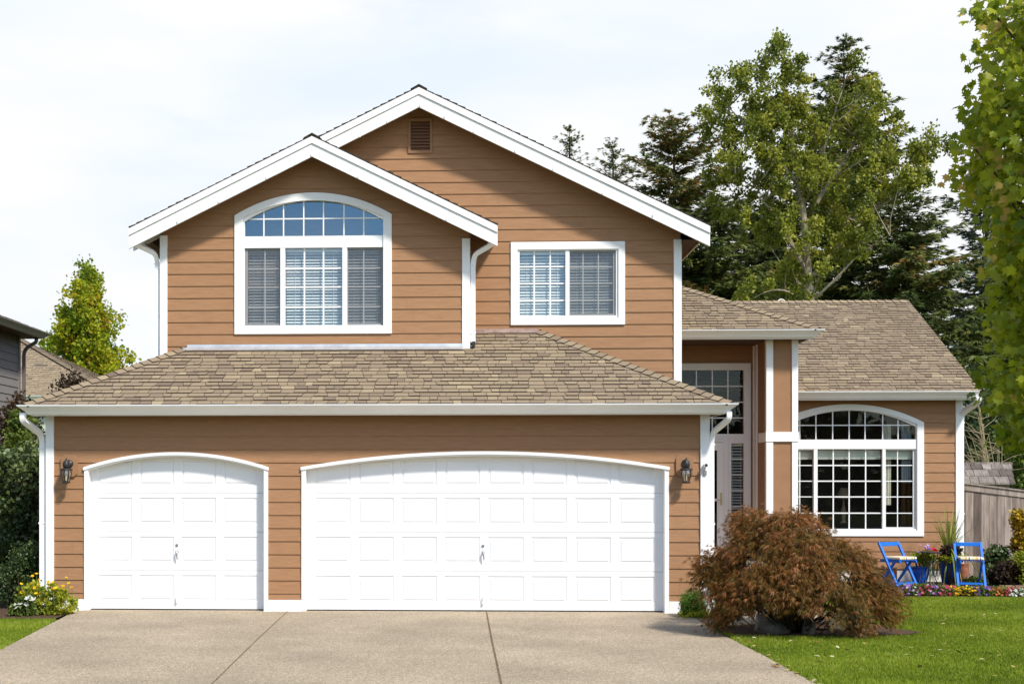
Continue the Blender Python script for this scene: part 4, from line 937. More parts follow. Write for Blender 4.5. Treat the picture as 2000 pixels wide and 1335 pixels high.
def crown(name, g, P, ci, mat, parent, size, T=OVAL4, up=.2, droop=0.0, tj=.16, ct=.2, out=None, mean=.5):
    n = len(P); D = rvec(g, n)+np.array([0,0,up-droop]); 
    if out is not None: D = D+out
    Nr = rvec(g, n)+np.array([0,-.35,.5]); ctone = g.normal(mean, ct, ci.max()+1)
    return leaves(name, P, D, Nr, g.uniform(.7,1.25,n)*size, T, np.clip(ctone[ci]+g.normal(0,tj,n),0,1), mat, parent)
LM_COT = leafmat('cottonwood_leaf', [(0,(0.085,0.115,0.014)),(.45,(0.205,0.235,0.024)),(.8,(0.34,0.35,0.04)),(1,(0.48,0.44,0.06))], .45, .45, .35)
LM_YEL = leafmat('golden_maple_leaf', [(0,(0.12,0.19,0.012)),(.45,(0.26,0.33,0.014)),(.8,(0.44,0.43,0.02)),(1,(0.56,0.34,0.03))], .45)
LM_MAP = leafmat('maple_leaf', [(0,(0.12,0.18,0.008)),(.5,(0.29,0.35,0.014)),(.85,(0.43,0.45,0.03)),(.97,(0.46,0.42,0.06)),(1,(0.58,0.42,0.10))], .5, .4, .3)
LM_CON = leafmat('conifer_needle', [(0,(0.04,0.062,0.018)),(.5,(0.12,0.155,0.038)),(.8,(0.20,0.215,0.05)),(1,(0.33,0.18,0.06))], .25)
LM_CONB = leafmat('blue_conifer_needle', [(0,(0.06,0.085,0.055)),(.5,(0.13,0.17,0.10)),(1,(0.22,0.26,0.14))], .25)
LM_DARK = leafmat('laurel_leaf', [(0,(0.026,0.046,0.014)),(.5,(0.065,0.10,0.027)),(1,(0.15,0.19,0.06))], .2, .4, .35)
LM_MID = leafmat('shrub_leaf', [(0,(0.05,0.085,0.014)),(.5,(0.11,0.165,0.025)),(1,(0.22,0.27,0.05))], .35)
LM_BOX = leafmat('boxwood_leaf', [(0,(0.04,0.09,0.012)),(.5,(0.09,0.17,0.02)),(1,(0.19,0.30,0.04))], .3)
LM_PLUM = leafmat('plum_leaf', [(0,(0.025,0.016,0.009)),(.5,(0.05,0.030,0.016)),(1,(0.095,0.058,0.028))], .3)
LM_RED = leafmat('laceleaf', [(0,(0.06,0.052,0.006)),(.3,(0.135,0.088,0.011)),(.55,(0.21,0.096,0.018)),(.8,(0.32,0.125,0.036)),(1,(0.44,0.20,0.075))], .35, .5, .3)
LM_LIME = leafmat('lime_leaf', [(0,(0.13,0.18,0.01)),(.5,(0.28,0.32,0.02)),(1,(0.48,0.45,0.04))], .4)
LM_GOLD = leafmat('gold_leaf', [(0,(0.22,0.15,0.01)),(.5,(0.45,0.29,0.015)),(1,(0.62,0.42,0.03))], .4)
LM_BLADE = leafmat('strap_leaf', [(0,(0.12,0.17,0.02)),(.5,(0.26,0.30,0.05)),(1,(0.45,0.44,0.12))], .3)
def petal(name, ramp): return leafmat(name, ramp, .25, .6, .2)
PT_YEL = petal('yellow_petal', [(0,(0.75,0.33,0.0)),(1,(0.85,0.58,0.01))]); PT_WHT = petal('white_petal', [(0,(0.62,0.62,0.52)),(1,(0.85,0.85,0.80))])
PT_PUR = petal('purple_petal', [(0,(0.10,0.03,0.22)),(.6,(0.32,0.13,0.50)),(1,(0.62,0.45,0.70))]); PT_RED = petal('crimson_petal', [(0,(0.20,0.008,0.035)),(.7,(0.45,0.03,0.09)),(1,(0.62,0.22,0.28))])
PT_ORG = petal('orange_petal', [(0,(0.40,0.07,0.02)),(1,(0.68,0.22,0.05))]); PT_BLU = petal('violet_petal', [(0,(0.035,0.015,0.10)),(1,(0.16,0.09,0.33))]); PT_SCAR = petal('scarlet_petal', [(0,(0.6,0.005,0.02)),(1,(0.75,0.02,0.05))])

# ------------------------------------------------------------------ cottonwood behind the roof
g = np.random.default_rng(21)
CY_ = 24.0
CT = empty('cottonwood_tree', 'tall yellowish green broadleaf tree with pale branching trunk behind the wing roof', 'tree', (at(1583,940,CY_)[0], CY_, 0))
P3 = lambda pts, dy=0: [(at(x, y, CY_)[0], CY_+dy*i, at(x, y, CY_)[2]) for i, (x, y) in enumerate(pts)]
base = at(1584, 940, CY_)
axes = [[(base[0],CY_,0)]+P3([(1583,600),(1578,540),(1573,450),(1562,360),(1545,260),(1532,160),(1526,80)]),
        P3([(1578,540),(1545,478),(1512,428),(1478,390),(1430,360)], -.15), P3([(1575,440),(1600,390),(1640,330),(1680,270),(1705,205)], .2),
        P3([(1568,400),(1590,350),(1610,270),(1630,200),(1652,130)], -.2), P3([(1581,545),(1640,480),(1700,420),(1760,360),(1812,300)], .25),
        P3([(1560,360),(1510,300),(1465,240),(1420,190)], .2), P3([(1583,590),(1630,545),(1668,500),(1720,470)], -.3), P3([(1583,600),(1530,568),(1490,573),(1460,590)], -.35)]
mb = MB()
for k, a in enumerate(axes):
    m = len(a); r0 = .17 if k == 0 else (.045 if k >= 6 else .075); a2 = bez(a, 3)
    mb.tube(a2, [r0*(1-.85*i/(len(a2)-1)) for i in range(len(a2))], 8)
outl = [(1478,150),(1490,100),(1508,75),(1530,60),(1545,110),(1555,165),(1570,190),(1580,150),(1590,200),(1612,235),(1628,160),(1650,130),(1668,175),(1690,160),(1712,190),(1738,200),(1735,260),(1722,300),(1755,310),(1790,270),(1830,275),(1825,340),(1790,372),(1750,392),(1700,400),(1680,440),(1690,500),(1650,520),(1610,500),(1600,590),(1560,592),(1480,596),(1440,575),(1460,540),(1520,545),(1530,490),(1490,455),(1440,440),(1405,400),(1378,330),(1410,310),(1385,260),(1372,215),(1390,140),(1408,130),(1420,190),(1440,110),(1462,95)]
cen = poly_clumps(g, outl, CY_, 430, 1.7, [(1448,415,22),(1420,452,16),(1580,215,14),(1430,300,12),(1760,320,14),(1470,470,14),(1640,500,16),(1690,395,14)])
limbs(mb, axes, cen, g, .028, .55)
mb.build('trunk', M_BARKL, CT, smooth=True)
rad = np.column_stack([g.uniform(.15,.30,430), g.uniform(.15,.30,430), g.uniform(.15,.32,430)])
P, ci = fill_clumps(g, cen, rad, 125)
crown('crown', g, P, ci, LM_COT, CT, .10, OVAL4, .35, .0, .2, .2, mean=.47)

# ------------------------------------------------------------------ conifers
def conifer(top, Y, Rm, lab, seed, mat, z0=2.0, dens=1.0, cone=0.0, droop=.25, shape=.8, sz=1.0, gap=.0):
    g = np.random.default_rng(seed); tp = at(top[0], top[1], Y); Hh = tp[2]
    t = empty('conifer_tree', lab, 'tree', (tp[0], Y, 0), 'conifers behind the house')
    mb = MB(); mb.tube([(tp[0],Y,0),(tp[0]+.05,Y,Hh*.5),(tp[0],Y,Hh*.995)], [.035*Hh*.55,.022*Hh*.5,.008], 8)
    Ps, Ds, Ss, Ts = [], [], [], []
    nw = int((Hh-z0)/.40*dens)
    for k in range(nw):
        for j in range(g.integers(8, 13)):
            u = min(.995, (k+g.normal(0,.22))/nw); z = z0+(Hh-z0)*u; L = Rm*((1-u)**shape)*g.uniform(.38,1.08)+.05
            if gap and g.random() < gap: continue
            a = g.uniform(0,2*np.pi); up = .75*u-.1; m = max(3, int(L*4.5))
            s = np.linspace(.12,1,m); bz = up*s*L-droop*L*s**2+.35*droop*L*s**4
            pts = np.column_stack([tp[0]+s*L*math.cos(a), Y+s*L*math.sin(a), z+bz])
            if L > .4: mb.tube([pts[0], pts[m//2], pts[-1]], [.010+.008*L,.010,.004], 4, caps=False)
            per = 8; Q = np.repeat(pts, per, 0); fw = np.array([math.cos(a),math.sin(a),up-droop]); sd = np.array([-math.sin(a),math.cos(a),0])
            sgn = g.choice([-1,1], len(Q)); off = sgn*g.uniform(.0,1,len(Q))*np.minimum(.02+.22*L*(1.1-np.repeat(s,per)), .5)
            Q = Q+sd*off[:,None]+g.normal(0,.02+.015*min(L,2),Q.shape)-np.array([0,0,1])*np.abs(off)[:,None]*.35
            Dd = fw*1.0+sd*sgn[:,None]*.7+g.normal(0,.3,Q.shape)-np.array([0,0,.3 if L > .6 else -.2])
            Ps.append(Q); Ds.append(Dd); Ss.append(g.uniform(.7,1.3,len(Q))*(.09+.12*min(1,L/1.5))*sz); Ts.append(np.clip(g.normal(.42,.15)+g.normal(0,.14,len(Q)),0,.82) if g.random() > cone*(.3+u) else g.uniform(.7,1,len(Q)))
    mb.build('trunk', M_BARKD, t)
    P = np.concatenate(Ps); D = np.concatenate(Ds); S = np.concatenate(Ss); tone = np.concatenate(Ts)
    # every spray is a fan of narrow needle-clad twigs
    fan = []
    for da in (-.55,-.15,.25,.6):
        Dr = D+np.cross(unit(D), np.array([0,0,1]))*da*np.linalg.norm(D,axis=1)[:,None]+np.random.default_rng(seed+int(da*10)).normal(0,.15,D.shape)
        fan.append(leaf_verts(P, Dr, np.random.default_rng(seed+3).normal(size=D.shape)*.5+np.array([0,-.3,1]), S, [(0,0,0),(.11,.35,.02),(0,1,-.06),(-.11,.35,.02)]))
    np_mesh('crown', np.concatenate(fan), 4, np.concatenate([tone]*4), mat, t)
conifer((1648,75), 34, 5.4, 'tallest dark conifer directly behind the yellowish broadleaf tree', 31, LM_CON, 1.5, 1.05, .15, .22, .66, 1.25)
conifer((1316,222), 36, 6.2, 'dark conifer with brown cone laden top left of the broadleaf tree', 32, LM_CON, 2, .9, .6, .22, .62, 1.3)
conifer((1197,270), 40, 4.2, 'small conifer top showing above the right slope of the main gable', 33, LM_CON, 4, 1.0, .3, .12, .7, .85)
conifer((1112,238), 42, 3.4, 'thin conifer tip nearest the peak of the main gable', 34, LM_CON, 4, .9, .3, .12, .75, .85)
conifer((1925,330), 40, 5.4, 'bluish sparse conifer between the tall conifer and the maple', 35, LM_CONB, 1, .7, 0, .2, .55, 1.3, .25)
conifer((1395,380), 32, 4.6, 'low dark conifer below the broadleaf tree beside the main eave', 36, LM_CON, .6, 1.0, .05, .3, .5, 1.3)
conifer((1765,390), 30, 5.2, 'broad dark conifer just behind the right end of the wing ridge', 37, LM_CON, .6, 1.0, .12, .3, .5, 1.3)
conifer((1500,370), 38, 5.0, 'dark conifer hidden mostly by the broadleaf tree crown', 38, LM_CON, .6, 1.0, .02, .3, .5, 1.3)
conifer((1985,440), 33, 4.6, 'dark conifer mostly covered by the hanging maple leaves', 39, LM_CON, .4, 1.0, .04, .3, .5, 1.3)

# ------------------------------------------------------------------ broadleaf bushes and small trees
def bush(name, lab, cat, poly, Y, yd, n, per, size, mat, seed, T=OVAL4, rad=(.12,.2), trunk=None, up=.2, droop=0, ct=.18, group=None, holes=(), mean=.5, stems=7, extra=None):
    g = np.random.default_rng(seed); px = [p[0] for p in poly]; bx = at(sum(px)/len(px), 940, Y)[0]
    t = empty(name, lab, cat, (bx, Y, 0), group)
    cen = poly_clumps(g, poly, Y, n, yd, holes)
    if extra: cen = np.concatenate([cen, poly_clumps(g, extra[0], Y, extra[1], yd*.25)]); n = len(cen)
    r = np.column_stack([g.uniform(rad[0],rad[1],n)]*3)
    P, ci = fill_clumps(g, cen, r, per); P[:,2] = np.maximum(P[:,2], .02)
    mb = MB(); tp = cen[np.argmax(cen[:,2])]
    if trunk: ax = [bez(trunk(bx), 3)]; mb.tube(ax[0], [.09*(1-.8*i/(len(ax[0])-1)) for i in range(len(ax[0]))], 7)
    else:
        ax = []
        for k in range(stems):
            c = cen[g.integers(n)]; b = np.array([bx+(c[0]-bx)*.25, Y+g.normal(0,.05), 0]); ax.append([b, b+(c-b)*np.array([.4,.4,.6]), c]); mb.tube(ax[-1], [.022,.014,.006], 5, caps=False)
    limbs(mb, ax, cen, g, .02, .6)
    mb.build('trunk' if trunk else 'stems', M_BARKD, t)
    crown('crown', g, P, ci, mat, t, size, T, up, droop, .15, ct, mean=mean)
    return t
YL = 33
ZB = at(170,500,YL)[2]
bush('maple_tree', 'golden green maple with a narrow leafy spire behind the tan roofed house', 'tree',
     [(172,500),(180,560),(192,580),(198,610),(218,600),(222,640),(212,680),(228,690),(230,720),(250,690),(258,700),(240,730),(200,760),(120,750),(88,700),(105,705),(100,660),(122,640),(130,610),(142,600),(143,570),(150,580),(160,590),(163,550)],
     YL, 1.5, 210, 75, .135, LM_YEL, 41, rad=(.22,.38), trunk=lambda b: [(b,YL,0),(b,YL,3),(b-.1,YL,5.5),(at(172,520,YL)[0],YL,ZB-.6)], ct=.2, mean=.55, extra=([(171,505),(177,540),(186,565),(192,600),(160,600),(165,545)], 40))
bush('laurel_shrub', 'large dark glossy evergreen shrub between the garage corner and the grey house', 'shrub',
     [(28,880),(45,865),(62,875),(84,868),(92,1000),(92,1180),(-60,1180),(-60,930),(0,915)], 2.6, .9, 260, 70, .075, LM_DARK, 42, rad=(.14,.24), ct=.2, T=LEAF)
bush('juniper_shrub', 'low dark rounded bush beside the white garage downspout', 'shrub',
     [(10,1110),(40,1075),(88,1060),(90,1165),(60,1178),(5,1175)], .55, .35, 120, 110, .035, LM_DARK, 43, rad=(.09,.14), ct=.15, mean=.42)
bush('plum_shrub', 'reddish brown shrub against the grey house wall under the far roof', 'shrub',
     [(24,780),(48,790),(52,850),(80,830),(84,900),(20,900)], 9, .8, 70, 60, .08, LM_PLUM, 44, rad=(.15,.25))
bush('cypress_shrub', 'yellow green upright cypress behind the dark evergreen shrub', 'shrub',
     [(38,805),(52,825),(50,880),(30,880),(28,830)], 6, .35, 50, 90, .06, LM_MID, 45, rad=(.1,.16), mean=.6)
bush('plum_tree', 'sparse purple leaved twigs showing above the garage hip', 'tree',
     [(112,760),(128,742),(150,738),(158,752),(140,775),(112,785)], 14, .5, 40, 24, .075, LM_PLUM, 46, rad=(.16,.26), trunk=lambda b: [(b,14,0),(b,14,2),(b,14,4)])
bush('hedge_shrub', 'dark green tall shrub behind the shed roof at the right', 'shrub',
     [(1870,800),(1890,760),(1960,740),(2060,730),(2060,960),(1870,960)], 19, 1.2, 260, 60, .12, LM_DARK, 47, rad=(.3,.5), ct=.2, group='shrubs beyond the fence')
bush('leafy_shrub', 'lighter green leafy shrub at the right edge beyond the fence', 'shrub',
     [(1978,850),(2000,815),(2060,810),(2060,960),(1985,950)], 15.5, .8, 120, 60, .09, LM_MID, 48, rad=(.2,.32), group='shrubs beyond the fence')
bush('boxwood', 'small clipped round green bush at the right garage corner', 'shrub',
     [(1332,1180),(1336,1163),(1352,1154),(1370,1163),(1376,1182),(1368,1200),(1350,1205),(1336,1200)], -.55, .16, 130, 80, .020, LM_BOX, 49, rad=(.05,.065), ct=.15)
bush('stonecrop_plant', 'low yellow green creeping plant around the small round bush', 'plant',
     [(1322,1192),(1345,1200),(1400,1190),(1440,1185),(1440,1206),(1330,1204)], -.75, .12, 60, 40, .022, LM_LIME, 50, rad=(.03,.05), mean=.6)
# bare twiggy shrub behind the shed
g = np.random.default_rng(61)
BS = empty('bare_shrub', 'leafless tan twiggy shrub rising behind the shed roof', 'shrub', (at(1940,940,14.6)[0], 14.6, 0))
mb = MB(); b0 = at(1945,940,14.6)
for k in range(16):
    tx = g.uniform(1875,1985); ty = g.uniform(785,880); e = np.array(at(tx,ty,14.6+g.uniform(-.4,.4))); s = np.array([b0[0]+g.normal(0,.08)+(e[0]-b0[0])*.2, 14.6, .2])
    m = s+(e-s)*.55+np.array([(e[0]-s[0])*-.12,0,.15]); pts = bez([s,m,e],5); mb.tube(pts, [.022*(1-.75*i/(len(pts)-1)) for i in range(len(pts))], 5)
    for j in range(7):
        i = g.integers(2,len(pts)); q = pts[i]; d = np.array([g.normal(-.15,.35),g.normal(0,.2),g.uniform(.02,.35)]); mb.tube([q,q+d*.6+g.normal(0,.03,3),q+d], [.008,.006,.003], 4, caps=False)
mb.build('branches', pm('tan_twig',(0.36,0.29,0.17),.9), BS)

# ------------------------------------------------------------------ laceleaf maple on the mulch bed
g = np.random.default_rng(71)
JX, JY = 3.93, -2.35
JM = empty('laceleaf_maple', 'low dome shaped weeping maple with bronze red lacy leaves', 'tree', (JX, JY, 0))
prof = [(1357,1130),(1362,1075),(1400,1060),(1425,1025),(1432,992),(1450,985),(1490,992),(1560,985),(1600,1000),(1640,1040),(1690,1062),(1722,1105),(1740,1150),(1770,1170),(1765,1210),(1735,1215),(1700,1238),(1655,1225),(1600,1195),(1520,1190),(1470,1195),(1440,1205),(1400,1235),(1385,1225),(1395,1190),(1372,1180)]
N = 400
px = np.array(prof); cl = []
top_l = [(1357,1130),(1380,1075),(1425,1030),(1440,990),(1500,988),(1560,986),(1610,1003),(1650,1045),(1700,1070),(1735,1125),(1768,1175)]
tx = [p[0] for p in top_l]; ty = [p[1] for p in top_l]
while len(cl) < N:
    c = np.array([[g.uniform(1357,1768), g.uniform(985,1238)]]); c0 = np.array([[1562+(c[0,0]-1562)*.90, c[0,1]]])
    if not inpoly(c, prof)[0]: continue
    x, y = c[0]; x = c0[0,0]
    if 1440 < x < 1560 and y > 1200: continue
    if np.hypot(x-1440, y-1098) < 22 or np.hypot(x-1480,y-1082) < 16 or np.hypot(x-1655,y-1122) < 26 or np.hypot(x-1715,y-1120) < 20 or np.hypot(x-1615,y-1185) < 26 or np.hypot(x-1382,y-1140) < 15 or np.hypot(x-1690,y-1205) < 16: continue
    p = at(x, y-(14 if y > 1120 else -8), JY); h = np.clip((y-np.interp(x, tx, ty))/130, 0, 1); wx = (x-1560)/205
    dep = math.sqrt(max(.02, 1-wx*wx))*1.15*(.35+.65*math.sqrt(h))
    s = -1 if g.random() < .62 else 1
    k = s*dep*g.uniform(.55,1.0)
    # keep the photo outline when moved in depth
    d0 = JY-CAMY; d1 = d0+k; f = d1/d0
    cl.append((p[0]*f, JY+k, CAMZ+(p[2]-CAMZ)*f))
cen = np.array(cl); cen[:,2] = np.maximum(cen[:,2], .10)
mb = MB()
axes = []
for a, L in ((2.6,.75),(.4,.8),(1.6,.6),(-1.2,.65),(3.6,.7),(-.5,.7)):
    ax = bez([(JX,JY,.0),(JX+.08*math.cos(a*3),JY,.35),(JX+.35*L*math.cos(a),JY+.3*L*math.sin(a),.75),(JX+.75*L*math.cos(a),JY+.6*L*math.sin(a),1.0),(JX+1.05*L*math.cos(a),JY+.8*L*math.sin(a),.85)],3)
    axes.append(ax); mb.tube(ax, [.055*(1-.85*i/(len(ax)-1)) for i in range(len(ax))], 7)
limbs(mb, axes, cen, g, .016)
mb.build('trunk', M_BARKD, JM, smooth=True)
per = 50; n = N*per
outd = cen-np.array([JX,JY,.55]); outd[:,2] *= .2; outd = unit(outd)
rep = np.repeat(np.arange(N), per); t = g.uniform(0,1,n)
lat = g.normal(0,.075,(n,3)); P = cen[rep]+lat*np.array([1,1,.55])+outd[rep]*(t[:,None]*.16-.05)-np.array([0,0,1])*(t**1.7)[:,None]*.13
P[:,2] = np.maximum(P[:,2], .03)
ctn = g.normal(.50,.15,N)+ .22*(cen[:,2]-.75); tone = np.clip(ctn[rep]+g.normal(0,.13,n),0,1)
D0 = outd[rep]*.8+g.normal(0,.35,(n,3))-np.array([0,0,.75])*(.4+.8*t)[:,None]
S = g.uniform(.05,.088,n); side = unit(np.cross(D0, g.normal(size=(n,3))*.4+outd[rep]))
V = []
for da, ls in ((0,1),(-.45,.92),(.45,.92),(-.95,.72),(.95,.72)):
    Dl = unit(D0)+side*da; V.append(leaf_verts(P, Dl, outd[rep]+g.normal(0,.4,(n,3)), S*ls, [(0,0,0),(.055,.45,.0),(0,1,-.12),(-.055,.45,.0)]))
np_mesh('crown', np.concatenate(V), 4, np.concatenate([tone]*5), LM_RED, JM)
def boulder(loc, sx_, sy_, sz_, seed, lab):
    import bmesh
    bm = bmesh.new(); bmesh.ops.create_icosphere(bm, subdivisions=4, radius=1); gg = random.Random(seed); pl = [unit(np.array([gg.gauss(0,1),gg.gauss(0,1),gg.gauss(.2,1)])) for _ in range(14)]
    for v in bm.verts:
        c = np.array(v.co)
        for q in pl:
            d = float(np.dot(c,q))
            if d > .74: c = c-q*(d-.74)
        v.co = (c[0]*sx_, c[1]*sy_, c[2]*sz_)
    me = bpy.data.meshes.new('boulder'); bm.to_mesh(me); bm.free(); o = link('boulder', me, M_ROCK); o.location = loc; o.rotation_euler = (0,0,gg.uniform(0,3)); ORG[o.name] = loc
    return tag(o, lab, 'rock', 'rocks under the laceleaf maple')
M_ROCK = pm('granite', (0.17,0.155,0.13), .9, .2, var=.35, vscale=9, bump=.6, bscale=25)
boulder((3.58,-2.55,.06), .30,.22,.20, 3, 'low wide dark rock half buried under the laceleaf maple')
boulder((3.97,-2.72,.07), .10,.09,.17, 5, 'small upright pale rock beside the wide dark rock')
boulder((4.55,-1.95,.05), .22,.16,.18, 8, 'tan rock behind the right side of the laceleaf maple')

# ------------------------------------------------------------------ flowers
def flower_plant(name, lab, poly, Y, yd, n, per, lsz, lmat, blooms, seed, rad=(.04,.07), group=None, cat='flower', stemh=0):
    """leafy clump with blossoms; blooms = [(part name, material, count, petal size, petals, height)]"""
    t = bush(name, lab, cat, poly, Y, yd, n, per, lsz, lmat, seed, rad=rad, group=group, stems=9, mean=.55)
    g = np.random.default_rng(seed+500); mb = MB()
    for nm, mat, cnt, ps, pet, up in blooms:
        cen = poly_clumps(g, up, Y, cnt, yd)
        cen[:,1] -= yd*.35; cen[:,2] = np.maximum(cen[:,2], .02)
        ax = np.column_stack([g.normal(0,.35,cnt), g.normal(-.55,.3,cnt), g.normal(.75,.2,cnt)]); ax = unit(ax)
        e1 = unit(np.cross(ax, g.normal(size=(cnt,3)))); e2 = np.cross(ax, e1); V = []; T_ = []; tn = g.uniform(0,1,cnt)
        for k in range(pet):
            a = 2*np.pi*k/pet; D = e1*math.cos(a)+e2*math.sin(a)+ax*.22
            V.append(leaf_verts(cen, D, ax, np.full(cnt, ps)*g.uniform(.8,1.2,cnt), [(0,0,0),(.32,.55,.0),(0,1,.0),(-.32,.55,.0)])); T_.append(tn)
        np_mesh(nm, np.concatenate(V), 4, np.concatenate(T_), mat, t)
        for c in cen:
            zb = max(.02, c[2]-.28); mb.tube([(c[0]+g.normal(0,.02),c[1]+.02,zb),(c[0],c[1]+.005,c[2])], .0035, 4, caps=False)
    mb.build('stalks', M_STALK, t)
    return t
M_STALK = pm('green_stalk', (0.12,0.18,0.03), .7)
flower_plant('marigold_plant', 'leafy yellow daisy clump at the left garage corner', [(40,1180),(50,1150),(70,1140),(110,1145),(135,1160),(146,1185),(135,1200),(60,1203),(35,1195)], -.55, .18, 110, 32, .045, LM_LIME,
   [('blossoms', PT_YEL, 34, .028, 8, [(38,1170),(40,1135),(66,1118),(100,1135),(127,1122),(152,1150),(150,1165),(100,1170),(70,1165)])], 81, rad=(.04,.07))
flower_plant('petunia_plant', 'white flowered clump in front of the left garage corner', [(22,1190),(35,1170),(60,1165),(70,1195),(50,1203),(25,1200)], -.8, .12, 40, 30, .045, LM_MID,
   [('blossoms', PT_WHT, 16, .042, 5, [(24,1182),(36,1165),(62,1150),(68,1165),(60,1185),(30,1192)])], 82, rad=(.04,.06))
bedg = 'low flowers edging the lawn'
for k, (a, b, mt, lab, seed, m2) in enumerate([
    (1765,1790,PT_PUR,'lilac and white low flowers beside the laceleaf maple',83,PT_WHT), (1786,1808,PT_RED,'deep red low flowers under the left blue chair',84,PT_RED), (1806,1832,PT_PUR,'mixed purple and rose low flowers in front of the bistro table',85,PT_RED),
    (1828,1856,PT_RED,'pink and crimson low flowers left of the yellow flowers',86,PT_RED), (1855,1902,PT_YEL,'bright yellow low flowers in front of the big blue pot',87,PT_YEL), (1894,1930,PT_BLU,'dark violet low flowers under the right blue chair',88,PT_PUR),
    (1926,1966,PT_ORG,'rusty orange low flowers right of the violet flowers',89,PT_ORG), (1955,1975,PT_RED,'crimson low flowers between the orange and the white flowers',90,PT_RED), (1966,2030,PT_WHT,'white low flowers at the right end of the lawn edge',91,PT_WHT)]):
    yb = 1163+(a-1760)*.03 if mt is not PT_WHT else 1172
    box_ = [(a,yb-20),(b,yb-21),(b+2,yb-1),(a-2,yb-1)]
    flower_plant('bedding_flower', lab, box_, 3.35-.15*(k == 8), .16, 34, 34, .030, LM_MID, [('blossoms', mt, 64, .026, 5, [(a,yb-22),(b,yb-23),(b,yb-3),(a,yb-3)]), ('blossoms', m2, 26, .022, 5, [(a,yb-22),(b,yb-23),(b,yb-2),(a,yb-2)])], seed, rad=(.03,.05), group=bedg)

def pot(loc, r, h, lab, mat=None, name='flower_pot', ridges=False):
    mb = MB(); mb.lathe([(0,0),(r*.62,0),(r*.70,.02),(r*.92,h*.45),(r*1.0,h*.80),(r*.97,h*.92),(r*1.06,h*.96),(r*1.06,h),(r*.92,h),(r*.9,h*.9),(0,h*.88)], loc[0], loc[1], 0, 32)
    t = empty(name, lab, 'pot', (loc[0],loc[1],0)); mb.build('vessel', mat or M_POT, t, smooth=True)
    m2 = MB(); m2.lathe([(0,h*.9),(r*.9,h*.9),(0,h*.92)], loc[0], loc[1], .002, 20); m2.build('soil', M_SOIL, t); return t
pot((7.86,5.95), .16, .30, 'smaller glossy blue pot behind the bistro table'); pot((8.37,5.92), .185, .41, 'larger glossy blue pot holding the spiky plant')
pot((8.70,6.25), .10, .34, 'ribbed terracotta pot behind the right blue chair', M_TERRA)
z = lambda x, y: (1700+x/6.067, 980+y/6.067)
flower_plant('trailing_plant', 'bushy plant with tiny white flowers spilling from the smaller blue pot', [z(490,690),(z(500,620)),z(560,600),z(700,620),z(820,680),z(740,700),z(640,720),z(560,700)], 5.9, .10, 46, 36, .032, LM_LIME,
   [('blossoms', PT_WHT, 60, .012, 5, [z(560,720),z(640,660),z(830,670),z(840,720),z(700,760),z(620,800)])], 101, rad=(.035,.06))
flower_plant('cosmos_plant', 'thin stemmed lilac and scarlet flowers standing above the bistro table', [z(540,620),z(600,600),z(700,590),z(700,640),z(560,640)], 5.95, .08, 18, 20, .03, LM_MID,
   [('blossoms', PT_PUR, 12, .034, 6, [z(520,590),z(560,560),z(620,455),z(660,500),z(780,510),z(790,570),z(690,580),z(570,620)]), ('blossoms', PT_SCAR, 3, .042, 8, [z(735,535),z(780,540),z(775,585),z(735,580)])], 102, rad=(.03,.05))
# spiky dracaena with trailing plants in the large pot
g = np.random.default_rng(110)
DR = empty('spiky_plant', 'upright spiky yellow green plant in the larger blue pot', 'plant', (8.37,5.92,0))
mb = MB()
for k in range(80):
    a = g.uniform(0,2*np.pi); inc = g.uniform(.05,1.45); L = g.uniform(.5,1.0); w = .014
    d = np.array([math.cos(a)*math.sin(inc), math.sin(a)*math.sin(inc), math.cos(inc)]); sd = unit(np.cross(d, np.array([0,0,1.0]))+1e-6); tn = g.uniform(.1,1); b = np.array([8.37,5.92,.50])+np.array([g.normal(0,.02),g.normal(0,.02),g.uniform(-.05,.12)])
    dr = 1.0*(inc/1.1)**2*g.uniform(.5,1.5); m = 7; pr = None
    for i in range(m+1):
        s = i/m; c = b+d*L*s-np.array([0,0,dr*L*s**2.2]); ww = w*(1-s**2)*(.5+min(1,s*4)*.5)+.001; cur = (c-sd*ww, c+sd*ww)
        if pr: mb.quad(tuple(pr[0]),tuple(pr[1]),tuple(cur[1]),tuple(cur[0]),tn)
        pr = cur
mb.build('leaves', LM_BLADE, DR); mb = MB(); mb.tube([(8.37,5.92,.36),(8.37,5.92,.62)], .03, 8); mb.build('stem', M_BARKD, DR)
bush('coleus_plant', 'maroon leaved plant around the spiky plant in the larger pot', 'plant', [z(850,560),z(930,530),z(1040,560),z(1060,620),z(860,640)], 5.85, .12, 40, 26, .05, LM_PLUM, 111, rad=(.04,.06), stems=5)
bush('moneywort_plant', 'yellow green plant spilling over the rim of the larger blue pot', 'plant', [z(830,650),z(1090,640),z(1100,690),z(840,690)], 5.78, .14, 50, 30, .03, LM_LIME, 112, rad=(.03,.045), stems=5)
